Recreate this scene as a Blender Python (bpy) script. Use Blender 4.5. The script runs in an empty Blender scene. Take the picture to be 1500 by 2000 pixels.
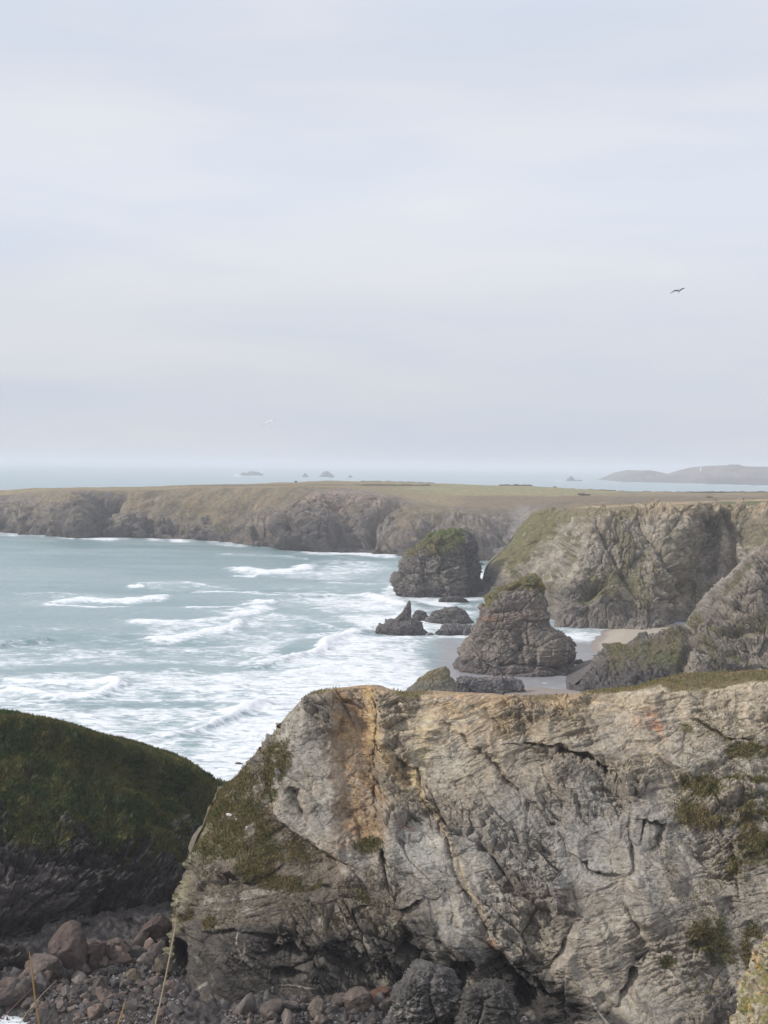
import bpy, math, random
import numpy as np
from mathutils import Matrix, Vector

scene = bpy.context.scene
C = scene.collection
# ------------------------------------------------------------------ camera
F = 2700.0                       # focal length in photo pixels (photo is 1500 x 2000)
CAMZ = 70.0                      # the clifftop viewpoint, metres above the sea
PITCH = math.atan(92.4 / F)
ROLL = 0.0115
fwd = np.array([0, math.cos(PITCH), -math.sin(PITCH)])
up0 = np.array([0, math.sin(PITCH), math.cos(PITCH)])
r0 = np.array([1.0, 0, 0])
RIGHT = math.cos(ROLL) * r0 + math.sin(ROLL) * up0
UP = -math.sin(ROLL) * r0 + math.cos(ROLL) * up0
cd = bpy.data.cameras.new('camera')
cam = bpy.data.objects.new('camera', cd)
C.objects.link(cam)
cd.sensor_fit = 'HORIZONTAL'
cd.sensor_width = 36.0
cd.lens = F / 1500 * 36.0
cd.clip_start = 0.1
cd.clip_end = 200000
M3 = Matrix((tuple(RIGHT), tuple(UP), tuple(-fwd))).transposed()
cam.matrix_world = Matrix.Translation((0, 0, CAMZ)) @ M3.to_4x4()
scene.camera = cam
scene.render.resolution_x = 768
scene.render.resolution_y = 1024

# ------------------------------------------------------------------ world, sun, exposure
SUN_TO = Vector((-0.80, -0.20, 0.58)).normalized()
ELEV = math.asin(SUN_TO.z)
world = bpy.data.worlds.new('World')
scene.world = world
world.use_nodes = True
nt = world.node_tree
nt.nodes.clear()
def N(t, typ, **kw):
    n = t.nodes.new(typ)
    for k, v in kw.items():
        if k.startswith('i_'):
            n.inputs[k[2:].replace('_', ' ')].default_value = v
        else:
            setattr(n, k, v)
    return n
sky = N(nt, 'ShaderNodeTexSky', sky_type='NISHITA', sun_disc=False)
sky.sun_elevation = ELEV
sky.sun_rotation = math.atan2(SUN_TO.x, SUN_TO.y)
bg = N(nt, 'ShaderNodeBackground')
bg.inputs['Strength'].default_value = 0.10
wo = N(nt, 'ShaderNodeOutputWorld')
tc = N(nt, 'ShaderNodeTexCoord')
sep = N(nt, 'ShaderNodeSeparateXYZ')
L = nt.links.new
L(tc.outputs['Generated'], sep.inputs[0])
# cloud deck: wide soft streaks, brighter and dimmer bands
mp = N(nt, 'ShaderNodeMapping')
mp.inputs['Rotation'].default_value = (0, math.radians(-9), 0)
mp.inputs['Scale'].default_value = (1.6, 1.6, 9.0)
L(tc.outputs['Generated'], mp.inputs[0])
nz = N(nt, 'ShaderNodeTexNoise')
nz.inputs['Scale'].default_value = 1.3
nz.inputs['Detail'].default_value = 5
nz.inputs['Roughness'].default_value = 0.45
nz.inputs['Distortion'].default_value = 0.4
L(mp.outputs[0], nz.inputs['Vector'])
nz2 = N(nt, 'ShaderNodeTexNoise')
nz2.inputs['Scale'].default_value = 4.5
nz2.inputs['Detail'].default_value = 6
nz2.inputs['Roughness'].default_value = 0.5
L(mp.outputs[0], nz2.inputs['Vector'])
mixn = N(nt, 'ShaderNodeMath', operation='MULTIPLY_ADD')
mixn.inputs[1].default_value = 0.22
L(nz2.outputs['Fac'], mixn.inputs[0])
L(nz.outputs['Fac'], mixn.inputs[2])
# brightness by elevation (the deck is a bit brighter half-way up)
er = N(nt, 'ShaderNodeValToRGB')
er.color_ramp.interpolation = 'B_SPLINE'
els = er.color_ramp.elements
els[0].position = 0.0;  els[0].color = (.66, .66, .66, 1)
els[1].position = 1.0;  els[1].color = (1.0, 1.0, 1.0, 1)
for p_, c_ in ((0.045, .66), (0.10, .70), (0.135, .73), (0.19, .80), (0.25, .75), (0.32, .73), (0.55, .95)):
    e = els.new(p_); e.color = (c_, c_, c_, 1)
L(sep.outputs['Z'], er.inputs[0])
crm = N(nt, 'ShaderNodeValToRGB')
ce = crm.color_ramp.elements
ce[0].position = 0.42; ce[0].color = (0.86, 0.935, 1.085, 1)
ce[1].position = 0.78; ce[1].color = (1.02, 1.045, 1.10, 1)
L(mixn.outputs[0], crm.inputs[0])
mul = N(nt, 'ShaderNodeMix', data_type='RGBA', blend_type='MULTIPLY')
mul.inputs['Factor'].default_value = 1
L(crm.outputs[0], mul.inputs[6])
L(er.outputs[0], mul.inputs[7])
sc = N(nt, 'ShaderNodeVectorMath', operation='SCALE')
sc.inputs['Scale'].default_value = 9.65
L(mul.outputs[2], sc.inputs[0])
mx = N(nt, 'ShaderNodeMix', data_type='RGBA')
mx.inputs['Factor'].default_value = 0.94
L(sky.outputs[0], mx.inputs[6])
L(sc.outputs[0], mx.inputs[7])
L(mx.outputs[2], bg.inputs['Color'])
L(bg.outputs[0], wo.inputs['Surface'])

sd = bpy.data.lights.new('sun', 'SUN')
sd.energy = 2.7
sd.angle = math.radians(4)
sd.color = (1.0, 0.94, 0.86)
so = bpy.data.objects.new('sun', sd)
so.rotation_euler = SUN_TO.to_track_quat('Z', 'Y').to_euler()
so.location = (-50, -30, 160)
C.objects.link(so)

scene.render.engine = 'CYCLES'
scene.view_settings.view_transform = 'Standard'
scene.view_settings.look = 'None'
scene.view_settings.gamma = 1
scene.view_settings.exposure = 0.12
scene.cycles.max_bounces = 6
scene.cycles.volume_bounces = 1

# ------------------------------------------------------------------ photo <-> world
def pdir(u, v):
    u = np.asarray(u, float)[..., None]; v = np.asarray(v, float)[..., None]
    return fwd + RIGHT * (u - 750) / F - UP * (v - 1000) / F
CAMP = np.array([0, 0, CAMZ])
def P(u, v, Y):
    d = pdir(u, v)
    return CAMP + d * (np.asarray(Y, float) / d[..., 1])[..., None]
def G(u, v, z=0.0):
    d = pdir(u, v)
    return CAMP + d * ((z - CAMZ) / d[..., 2])[..., None]
def Z(u, z, Y):
    """point on column u at world height z and distance Y"""
    u, z, Y = np.broadcast_arrays(np.asarray(u, float), np.asarray(z, float), np.asarray(Y, float))
    x = (u - 750) / F * Y
    return np.stack([x + 0 * Y, Y, z], -1)
def proj(p):
    q = p - CAMP
    w = q @ fwd
    w = np.where(np.abs(w) < 1e-3, 1e-3, w)
    return 750 + F * (q @ RIGHT) / w, 1000 - F * (q @ UP) / w
def vhor(u):
    return 907.6 + (np.asarray(u, float) - 750) * 0.0115

# ------------------------------------------------------------------ noise toolkit
U32 = np.uint32
def _h(ix, iy, iz, seed):
    n = ix.astype(np.int64).astype(U32) * U32(374761393)
    n = n + iy.astype(np.int64).astype(U32) * U32(668265263)
    n = n + iz.astype(np.int64).astype(U32) * U32(2246822519) + U32((seed * 3266489917) & 0xffffffff)
    n = (n ^ (n >> U32(13))) * U32(1274126177)
    n = (n ^ (n >> U32(15))) * U32(2654435761)
    n = n ^ (n >> U32(16))
    return (n & U32(0xffffff)).astype(np.float32) / 16777216.0
def vnoise(p, seed=0):
    sh = p.shape[:-1]
    p = p.reshape(-1, 3)
    i = np.floor(p); f = (p - i).astype(np.float32)
    f = f * f * f * (f * (f * 6 - 15) + 10)
    i = i.astype(np.int64)
    out = np.zeros(len(p), np.float32)
    for dx in (0, 1):
        wx = f[:, 0] if dx else 1 - f[:, 0]
        for dy in (0, 1):
            wy = f[:, 1] if dy else 1 - f[:, 1]
            for dz in (0, 1):
                wz = f[:, 2] if dz else 1 - f[:, 2]
                out += wx * wy * wz * _h(i[:, 0] + dx, i[:, 1] + dy, i[:, 2] + dz, seed)
    return (out * 2 - 1).reshape(sh)
def fbm(p, L=1.0, o=4, g=0.5, seed=0):
    q = p / L; a = 1.0; s = 0; t = 0
    for k in range(o):
        s = s + a * vnoise(q, seed + k * 17); t += a
        q = q * 2.07 + 13.7; a *= g
    return s / t
def ridged(p, L=1.0, o=4, g=0.5, seed=0):
    q = p / L; a = 1.0; s = 0; t = 0
    for k in range(o):
        s = s + a * (1 - 2 * np.abs(vnoise(q, seed + k * 17))); t += a
        q = q * 2.07 + 13.7; a *= g
    return s / t
def facet(p, L, seed=0, tilt=0.9):
    """blocky planes: each voronoi cell is a tilted flat; returns offset and distance to the crack"""
    sh = p.shape[:-1]
    q = (p.reshape(-1, 3) / L)
    b = np.floor(q - 0.5).astype(np.int64)
    n = len(q)
    F1 = np.full(n, 9.0, np.float32); F2 = np.full(n, 9.0, np.float32)
    off = np.zeros(n, np.float32)
    for dx in (0, 1):
        for dy in (0, 1):
            for dz in (0, 1):
                ix = b[:, 0] + dx; iy = b[:, 1] + dy; iz = b[:, 2] + dz
                jx = _h(ix, iy, iz, seed); jy = _h(ix, iy, iz, seed + 1); jz = _h(ix, iy, iz, seed + 2)
                vx = (q[:, 0] - ix - 0.1 - 0.8 * jx).astype(np.float32)
                vy = (q[:, 1] - iy - 0.1 - 0.8 * jy).astype(np.float32)
                vz = (q[:, 2] - iz - 0.1 - 0.8 * jz).astype(np.float32)
                d = np.sqrt(vx * vx + vy * vy + vz * vz)
                h = _h(ix, iy, iz, seed + 3)
                o = (h - 0.5) + tilt * ((jy - 0.5) * vx + (jz - 0.5) * vy + (jx - 0.5) * vz) * 2
                m = d < F1
                F2 = np.where(m, F1, np.minimum(F2, d))
                off = np.where(m, o, off)
                F1 = np.where(m, d, F1)
    return off.reshape(sh), (F2 - F1).reshape(sh)
def smooth(a, b, x):
    t = np.clip((x - a) / (b - a), 0, 1)
    return t * t * (3 - 2 * t)
def pchip(x, y, xq):
    x = np.asarray(x, float); y = np.asarray(y, float)
    h = np.diff(x); hh = h.reshape((-1,) + (1,) * (y.ndim - 1))
    s = np.diff(y, axis=0) / hh
    d = np.zeros_like(y)
    a, b = s[:-1], s[1:]
    with np.errstate(divide='ignore', invalid='ignore'):
        hm = np.where(a * b > 0, 2 * a * b / (a + b), 0)
    d[1:-1] = hm; d[0] = s[0]; d[-1] = s[-1]
    xq = np.clip(np.asarray(xq, float), x[0], x[-1])
    k = np.clip(np.searchsorted(x, xq, side='right') - 1, 0, len(x) - 2)
    t = (xq - x[k]) / h[k]
    t = t.reshape(t.shape + (1,) * (y.ndim - 1)); H = h[k].reshape(t.shape)
    return ((2 * t**3 - 3 * t**2 + 1) * y[k] + (t**3 - 2 * t**2 + t) * H * d[k]
            + (-2 * t**3 + 3 * t**2) * y[k + 1] + (t**3 - t**2) * H * d[k + 1])
def polydist(u, v, pts, su=1.0):
    """distance to a polyline and the signed side (positive = to the right when walking along it, in photo axes)"""
    best = np.full(np.shape(u), 1e9); side = np.zeros(np.shape(u)); par = np.zeros(np.shape(u))
    pts = [(a * su, b) for a, b in pts]
    u = u * su
    n = len(pts) - 1
    for k in range(n):
        (ax, ay), (bx, by) = pts[k], pts[k + 1]
        dx, dy = bx - ax, by - ay
        t = np.clip(((u - ax) * dx + (v - ay) * dy) / (dx * dx + dy * dy + 1e-9), 0, 1)
        ex, ey = u - ax - t * dx, v - ay - t * dy
        d = np.hypot(ex, ey)
        m = d < best
        best = np.where(m, d, best)
        side = np.where(m, np.sign(dx * (v - ay) - dy * (u - ax)), side)
        par = np.where(m, (k + t) / n, par)
    return best, -side, par
def ell(u, v, cu, cv, ru, rv, soft=0.5, rot=0.0):
    c, s = math.cos(rot), math.sin(rot)
    a = ((u - cu) * c + (v - cv) * s) / ru
    b = (-(u - cu) * s + (v - cv) * c) / rv
    return 1 - smooth(1 - soft, 1 + soft, np.hypot(a, b))

# ------------------------------------------------------------------ objects
def tag(o, label=None, cat=None, group=None, kind=None):
    if label: o['label'] = label
    if cat: o['category'] = cat
    if group: o['group'] = group
    if kind: o['kind'] = kind
    return o
def raw_mesh(name, V, faces, mat, col=None, smoothf=False, parent=None, attrs=None):
    """faces: (n,4) or (n,3) int array"""
    V = np.ascontiguousarray(V.reshape(-1, 3), np.float32)
    faces = np.ascontiguousarray(faces, np.int32)
    k = faces.shape[1]
    me = bpy.data.meshes.new(name)
    me.vertices.add(len(V)); me.vertices.foreach_set('co', V.ravel())
    me.loops.add(faces.size); me.loops.foreach_set('vertex_index', faces.ravel())
    me.polygons.add(len(faces))
    me.polygons.foreach_set('loop_start', np.arange(0, faces.size, k, dtype=np.int32))
    me.polygons.foreach_set('loop_total', np.full(len(faces), k, np.int32))
    if smoothf:
        me.polygons.foreach_set('use_smooth', np.ones(len(faces), bool))
    if col is not None:
        a = me.attributes.new('col', 'FLOAT_COLOR', 'POINT')
        c = np.ones((len(V), 4), np.float32); c[:, :3] = np.clip(col.reshape(-1, 3), 0, 1)
        a.data.foreach_set('color', c.ravel())
    for nm, arr in (attrs or {}).items():
        a = me.attributes.new(nm, 'FLOAT', 'POINT')
        a.data.foreach_set('value', np.ascontiguousarray(arr.ravel(), np.float32))
    me.update(calc_edges=True)
    me.validate()
    if mat: me.materials.append(mat)
    o = bpy.data.objects.new(name, me)
    C.objects.link(o)
    if parent: o.parent = parent
    return o
def grid_faces(n, m, wrap=False):
    i = np.arange(n - 1)[:, None]; j = np.arange(m if wrap else m - 1)[None, :]
    a = i * m + j; b = i * m + (j + 1) % m
    return np.stack([a, b, b + m, a + m], -1).reshape(-1, 4)
def normals(V, wrap=False):
    du = np.gradient(V, axis=0)
    if wrap:
        W = np.concatenate([V[:, -2:], V, V[:, :2]], 1)
        dv = np.gradient(W, axis=1)[:, 2:-2]
    else:
        dv = np.gradient(V, axis=1)
    n = np.cross(dv, du)
    n /= np.linalg.norm(n, axis=-1, keepdims=True) + 1e-9
    return n
def loft(rows, counts):
    R = np.stack(rows)                                     # K, M, 3
    seg = np.linalg.norm(np.diff(R, axis=0), axis=-1).mean(1) + 1e-3
    kn = np.concatenate([[0], np.cumsum(seg)])
    q = [np.linspace(kn[i], kn[i + 1], c, endpoint=False) for i, c in enumerate(counts)]
    q = np.concatenate(q + [[kn[-1]]])
    return pchip(kn, R, q)
def row(pts, S, uL=None, uR=None):
    """pts (u, v, Y); Y None puts it on the ground one metre under the sea"""
    a = np.array([[p[0], p[1]] for p in pts], float)
    uL = a[0, 0] if uL is None else uL; uR = a[-1, 0] if uR is None else uR
    u = uL + (uR - uL) * S
    v = pchip(a[:, 0], a[:, 1], u)
    if pts[0][2] is None:
        Y = G(u, v, -1.0)[..., 1]
    else:
        Y = pchip(a[:, 0], np.array([p[2] for p in pts], float), u)
    return u, v, Y
def paint(col, m, c):
    m = np.clip(m, 0, 1)[..., None]
    return col * (1 - m) + np.asarray(c, float) * m
def lay(p, ang, ax='xz'):
    """bed coordinates: rotate in the x-z plane so that beds run along q0 and stack along q2"""
    c, s = math.cos(ang), math.sin(ang)
    return np.stack([p[..., 0] * c + p[..., 2] * s, p[..., 1], -p[..., 0] * s + p[..., 2] * c], -1)
def rock_relief(p, L, seed, ang=0.4, amp=1.0, aniso=(1.0, 1.0, 0.45), levels=4, warp=0.22, bed=0.5):
    """multi-scale broken slate: returns outward displacement in metres (amp ~ size of the biggest blocks' steps)"""
    w = np.stack([fbm(p, L * 1.9, 2, g=.35, seed=seed + 90 + k) for k in range(3)], -1) * L * warp
    q = lay(p + w, ang) / np.array(aniso)
    d = 0; s = 1.0
    for k in range(levels):
        f, e = facet(q, L * s, seed + 7 * k)
        d = d + amp * s ** 0.78 * (f * 1.0 - 0.45 * np.exp(-(e / 0.05) ** 2))
        s *= 0.42
    # thin beds
    for k, th in enumerate((0.30, 0.13)):
        f, e = facet(lay(p + w * 1.4, ang + 0.1) / np.array([4.0, 4.0, 1.0]), L * th, seed + 60 + k)
        d = d + amp * bed * th * f
    d = d + amp * 0.10 * fbm(p, L * 0.10, 3, seed=seed + 40)
    return d

# ------------------------------------------------------------------ materials
def new_mat(name):
    m = bpy.data.materials.new(name); m.use_nodes = True
    t = m.node_tree; t.nodes.clear()
    out = N(t, 'ShaderNodeOutputMaterial'); b = N(t, 'ShaderNodeBsdfPrincipled')
    t.links.new(b.outputs[0], out.inputs['Surface'])
    return m, t, b
def surf_mat(name, scale, bump=0.3, dist=0.1, rough=0.9, var=0.35, color=None, spec=0.25, crack=0.0):
    m, t, b = new_mat(name); l = t.links.new
    co = N(t, 'ShaderNodeTexCoord')
    n1 = N(t, 'ShaderNodeTexNoise'); n1.inputs['Scale'].default_value = scale
    n1.inputs['Detail'].default_value = 8; n1.inputs['Roughness'].default_value = 0.65
    l(co.outputs['Object'], n1.inputs['Vector'])
    if color is None:
        a = N(t, 'ShaderNodeAttribute', attribute_name='col'); src = a.outputs['Color']
    else:
        a = N(t, 'ShaderNodeRGB'); a.outputs[0].default_value = (*color, 1); src = a.outputs[0]
    mr = N(t, 'ShaderNodeMapRange')
    mr.inputs['From Min'].default_value = 0.3; mr.inputs['From Max'].default_value = 0.7
    mr.inputs['To Min'].default_value = 1 - var; mr.inputs['To Max'].default_value = 1 + var
    l(n1.outputs['Fac'], mr.inputs[0])
    vm = N(t, 'ShaderNodeVectorMath', operation='SCALE')
    l(src, vm.inputs[0]); l(mr.outputs[0], vm.inputs['Scale'])
    l(vm.outputs[0], b.inputs['Base Color'])
    n2 = N(t, 'ShaderNodeTexNoise'); n2.inputs['Scale'].default_value = scale * 2.3
    n2.inputs['Detail'].default_value = 9; n2.inputs['Roughness'].default_value = 0.7
    l(co.outputs['Object'], n2.inputs['Vector'])
    hgt = n2.outputs['Fac']
    if crack:
        # warped coordinates, thin beds and a net of joints
        nd = N(t, 'ShaderNodeTexNoise'); nd.inputs['Scale'].default_value = crack * .5; nd.inputs['Detail'].default_value = 1
        l(co.outputs['Object'], nd.inputs['Vector'])
        ad = N(t, 'ShaderNodeVectorMath', operation='MULTIPLY_ADD'); l(nd.outputs['Color'], ad.inputs[0])
        ad.inputs[1].default_value = (.7 / crack,) * 3; l(co.outputs['Object'], ad.inputs[2])
        acc = None
        for ang, sx, sz, wt in ((-.5, .18, 2.6, .5), (.35, .22, 3.4, .35)):
            m1 = N(t, 'ShaderNodeMapping'); m1.inputs['Rotation'].default_value = (0, ang, 0); m1.inputs['Scale'].default_value = (sx * crack, .4 * crack, sz * crack)
            l(ad.outputs[0], m1.inputs[0])
            q = N(t, 'ShaderNodeTexNoise'); q.inputs['Scale'].default_value = 1; q.inputs['Detail'].default_value = 5; q.inputs['Roughness'].default_value = .6
            l(m1.outputs[0], q.inputs['Vector'])
            w_ = N(t, 'ShaderNodeMath', operation='MULTIPLY'); l(q.outputs['Fac'], w_.inputs[0]); w_.inputs[1].default_value = wt * 2.2
            if acc is None: acc = w_.outputs[0]
            else:
                s_ = N(t, 'ShaderNodeMath', operation='ADD'); l(acc, s_.inputs[0]); l(w_.outputs[0], s_.inputs[1]); acc = s_.outputs[0]
        for cs, wt in ((.9, .55), (2.6, .3)):
            m1 = N(t, 'ShaderNodeMapping'); m1.inputs['Rotation'].default_value = (.3, .4, 0); m1.inputs['Scale'].default_value = (.7 * crack * cs, .7 * crack * cs, 1.3 * crack * cs)
            l(ad.outputs[0], m1.inputs[0])
            vo = N(t, 'ShaderNodeTexVoronoi', feature='DISTANCE_TO_EDGE'); vo.inputs['Scale'].default_value = 1; l(m1.outputs[0], vo.inputs['Vector'])
            r_ = N(t, 'ShaderNodeMapRange'); l(vo.outputs['Distance'], r_.inputs[0]); r_.inputs['From Max'].default_value = .09; r_.inputs['To Max'].default_value = wt
            s_ = N(t, 'ShaderNodeMath', operation='ADD'); l(acc, s_.inputs[0]); l(r_.outputs[0], s_.inputs[1]); acc = s_.outputs[0]
        s_ = N(t, 'ShaderNodeMath', operation='MULTIPLY_ADD'); l(n2.outputs['Fac'], s_.inputs[0]); s_.inputs[1].default_value = .9; l(acc, s_.inputs[2])
        hgt = s_.outputs[0]
    bp = N(t, 'ShaderNodeBump'); bp.inputs['Strength'].default_value = bump; bp.inputs['Distance'].default_value = dist
    l(hgt, bp.inputs['Height']); l(bp.outputs[0], b.inputs['Normal'])
    b.inputs['Roughness'].default_value = rough
    b.inputs['Specular IOR Level'].default_value = spec
    return m
M_near = surf_mat('weathered slate', 1.6, 0.8, 0.35, crack=.45)
M_dark = surf_mat('damp dark slate', 1.4, 0.8, 0.35, rough=0.65, spec=0.35, crack=.45)
M_mid = surf_mat('stack rock', 0.8, 0.7, 0.5, crack=.3)
M_far = surf_mat('coastal slope', 0.3, 0.6, 0.9, crack=.16)
M_hazyland = surf_mat('distant land', 0.01, 0.3, 5.0, var=0.2)
M_boulder = surf_mat('boulder stone', 2.5, 0.5, 0.08, rough=0.8, var=0.3)
M_grass = surf_mat('grass blades', 3.0, 0.0, 0.01, var=0.35, rough=0.8)
M_sand = surf_mat('sand', 0.4, 0.2, 0.05, var=0.08, rough=0.75)
def flat_mat(name, c, rough=0.7):
    return surf_mat(name, 8.0, 0.1, 0.01, rough=rough, var=0.12, color=c)

# ------------------------------------------------------------------ near cliff (the big slate face)
Fs = []      # vegetation seeds gathered from surfaces: (points, normals, colours, height)
def seed_grass(V, n, mask, count, h, colfn, rs):
    m = (mask.ravel() ** 1.0); 
    m = np.clip(m, 0, 1); tot = m.sum()
    if tot <= 0: return
    # weight by area so that density is even
    a = np.linalg.norm(np.cross(np.gradient(V, axis=0), np.gradient(V, axis=1)), axis=-1).ravel()
    w = m * a; w /= w.sum()
    idx = rs.choice(len(w), count, p=w)
    p = V.reshape(-1, 3)[idx] + rs.normal(0, 0.08, (count, 3))
    Fs.append((p, n.reshape(-1, 3)[idx], colfn(p, rs), h * rs.uniform(0.5, 1.3, count)))
def grass_cols(base, alt):
    def f(p, rs):
        k = (fbm(p, 3.0, 3, seed=5) * 1.3 + 0.5 + rs.normal(0, 0.22, len(p)))[:, None]
        return np.asarray(base) * (1 - np.clip(k, 0, 1)) + np.asarray(alt) * np.clip(k, 0, 1)
    return f
def build_grass(name, seeds, label, rs):
    Vs, Cs = [], []
    for p, n, c, h in seeds:
        k = len(p)
        lean = rs.normal(0, 0.45, (k, 3)) + n * 0.6 + np.array([0.12, 0, 0.75])
        lean /= np.linalg.norm(lean, axis=1, keepdims=True)
        sd_ = np.cross(lean, rs.normal(0, 1, (k, 3))); sd_ /= np.linalg.norm(sd_, axis=1, keepdims=True)
        wd = (h * 0.22)[:, None]
        b0 = p - lean * 0.05
        Vs.append(np.stack([b0 - sd_ * wd, b0 + sd_ * wd, p + lean * h[:, None]], 1).reshape(-1, 3))
        Cs.append(np.repeat(c, 3, 0))
    V = np.concatenate(Vs); cc = np.concatenate(Cs)
    o = raw_mesh(name, V, np.arange(len(V)).reshape(-1, 3), M_grass, cc)
    return tag(o, label, 'grass', kind='stuff')

def near_cliff():
    M = 1150
    S = np.linspace(0, 1, M) ** 1.0
    R0 = row([(300, 2012, None), (520, 1985, None), (760, 1990, None), (1000, 2030, None), (1300, 2110, None), (1900, 2230, None)], S)
    def y(a, b): return lambda S: a + (b - a) * S
    spec = [
        ([(326, 1880), (450, 1850), (600, 1855), (760, 1845), (850, 1835), (1000, 1870), (1200, 1900), (1900, 1960)], 178, 163),
        ([(345, 1765), (500, 1760), (800, 1750), (1100, 1760), (1900, 1790)], 181.5, 168),
        ([(368, 1695), (500, 1680), (800, 1670), (1100, 1660), (1900, 1680)], 185, 172),
        ([(425, 1560), (600, 1560), (800, 1550), (1100, 1540), (1900, 1540)], 192, 178),
        ([(505, 1468), (650, 1450), (800, 1440), (1100, 1440), (1900, 1430)], 197, 184),
    ]
    lip = [(560, 1397), (600, 1362), (625, 1352), (700, 1344), (735, 1341), (768, 1352), (800, 1358), (835, 1355), (900, 1357),
           (960, 1361), (1020, 1366), (1060, 1368), (1110, 1366), (1160, 1358), (1240, 1350), (1290, 1336), (1312, 1346),
           (1380, 1343), (1440, 1334), (1500, 1325), (1900, 1290)]
    back = [(563, 1395), (600, 1359), (625, 1350), (700, 1342), (735, 1339), (768, 1348), (800, 1353), (835, 1350), (900, 1352),
            (960, 1355), (1020, 1360), (1060, 1358), (1110, 1355), (1160, 1350), (1230, 1345), (1290, 1330), (1330, 1316),
            (1404, 1313), (1500, 1311), (1900, 1280)]
    T0, s0 = 9.0, 0.10
    bend = np.sqrt(np.clip(1 - (1 - np.clip(S / s0, 0, 1)) ** 2, 0, 1))
    rows = []; tips = []
    u, v, Y = R0
    Yt = Y + T0 * (1 - bend); tips.append((u, Y[0] + T0))
    rows.append(P(u, v, Yt))
    for pts, ya, yb in spec:
        u, v, Y = row([(a, b, 0) for a, b in pts], S)
        Y = ya + (yb - ya) * S
        tips.append((u, Y[0] + T0))
        rows.append(P(u, v, Y + T0 * (1 - bend)))
    u, v, _ = row([(a, b, 0) for a, b in lip], S)
    Y = 200 - 10 * S; tl = Y[0] + 5
    rows.append(P(u, v, Y + 5 * (1 - bend)))
    ub, vb, _ = row([(a, b, 0) for a, b in back], S)
    Yb = Y + 5 + 9 * smooth(0.35, 0.6, S)
    rows.append(P(ub, vb, tl + (Yb - tl) * bend))
    for k in (5, 4, 3, 1, 0):
        uu, yt = tips[k]
        zf = rows[k][:, 2]
        z = zf[0] + 0 * zf
        Ybk = Yb + {5: 3, 4: 6, 3: 9, 1: 14, 0: 24}[k]
        rows.append(Z(uu, z, yt + (Ybk - yt) * bend))
    V = loft(rows, [110, 90, 70, 130, 90, 70, 26, 14, 14, 14, 20, 12])
    n = normals(V)
    if n[V.shape[0] // 3, M // 2, 1] > 0: n = -n
    u, v = proj(V)
    jt = np.arange(V.shape[0])[:, None] + 0 * u
    front = 1 - smooth(562, 578, jt)
    top = smooth(552, 566, jt) * (1 - smooth(586, 600, jt))
    wu = u + 9 * fbm(V, 4.0, 3, seed=3); wv = v + 9 * fbm(V, 4.0, 3, seed=4)
    # ---------- big shapes of the face
    D = np.zeros_like(u)
    # grassy flank on the left lies back behind the pale nose
    nose = [(610, 1340), (575, 1385), (548, 1440), (524, 1500), (520, 1545), (540, 1600), (590, 1632), (640, 1668), (700, 1700)]
    d, sd_, par = polydist(wu, wv, nose)
    left = sd_ < 0
    # decide the side by geometry: left of / below the curve
    side = np.where(sd_ > 0, 1.0, -1.0)
    sgn = side * np.sign(1)
    t_ = np.interp(v, [1340, 1385, 1440, 1500, 1545, 1600, 1632, 1668, 1700], [610, 575, 548, 524, 520, 540, 590, 640, 700])
    inside = (wu > t_) & (v < 1705)
    sgnd = np.where(inside, d, -d)
    fade = 1 - smooth(1640, 1710, v)
    D += 2.6 * smooth(-4, 10, sgnd) * np.exp(-np.clip(sgnd, 0, None) / 130) * fade - 0.3 * fade
    D -= 1.8 * np.exp(-(np.clip(-sgnd, 0, None) / 30) ** 2) * (sgnd < 0) * fade
    # ochre gully
    gc = np.interp(v, [1340, 1400, 1500, 1600, 1680], [688, 690, 697, 700, 720])
    gw = np.interp(v, [1340, 1450, 1600, 1680], [42, 46, 46, 26])
    gm = np.exp(-((wu + 18 * fbm(V, 3.0, 3, seed=19) - gc) / gw) ** 4) * (1 - smooth(1620, 1700, v))
    D -= 2.6 * gm
    jx = 9 * fbm(V, 1.8, 3, seed=161); jy = 9 * fbm(V, 1.8, 3, seed=162); jw = fbm(V, 3, 2, seed=163); jz = fbm(V, 4, 2, seed=164)
    def groove(pts, w, dep, step=0.0, sw=30):
        nonlocal D
        d, s, p = polydist(wu + jx, wv + jy, pts)
        w = w * (.45 + 1.1 * smooth(-.4, .4, jw)); dep = dep * (.35 + 1.0 * smooth(-.3, .3, jz))
        taper = np.clip(np.minimum(p, 1 - p) * 6, 0.25, 1)
        D -= dep * np.exp(-(d / w) ** 2) * taper
        if step:
            D += step * s * np.exp(-d / sw) * smooth(0, 3, d) * taper
    groove([(722, 1345), (745, 1400), (735, 1480), (737, 1560), (742, 1620), (752, 1690), (762, 1750)], 5, 2.2, 0.9, 40)
    groove([(752, 1430), (775, 1475), (820, 1500), (835, 1560), (868, 1620), (888, 1690), (930, 1760), (962, 1830), (985, 1880)], 5, 1.3, 0.7, 60)
    groove([(850, 1395), (905, 1430), (960, 1480), (1010, 1540), (1070, 1590), (1100, 1640)], 5, 1.0, 0.6, 50)
    groove([(1020, 1455), (1090, 1452), (1150, 1480), (1200, 1515), (1235, 1545)], 6, 2.4, 1.3, 30)
    groove([(575, 1530), (574, 1568), (590, 1600)], 7, 2.0, -0.6, 18)
    groove([(1255, 1590), (1248, 1640)], 3, 1.4)
    groove([(1225, 1580), (1232, 1680), (1215, 1760), (1260, 1830)], 4, 0.9, 0.8, 30)
    groove([(1080, 1600), (1110, 1660), (1160, 1700), (1230, 1710)], 4, 0.8, 0.5, 30)
    groove([(1240, 1590), (1290, 1600), (1292, 1655), (1262, 1660)], 3, 0.9, 0.9, 16)
    groove([(1400, 1590), (1425, 1640), (1440, 1700)], 6, 1.3, 0.5, 20)
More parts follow.
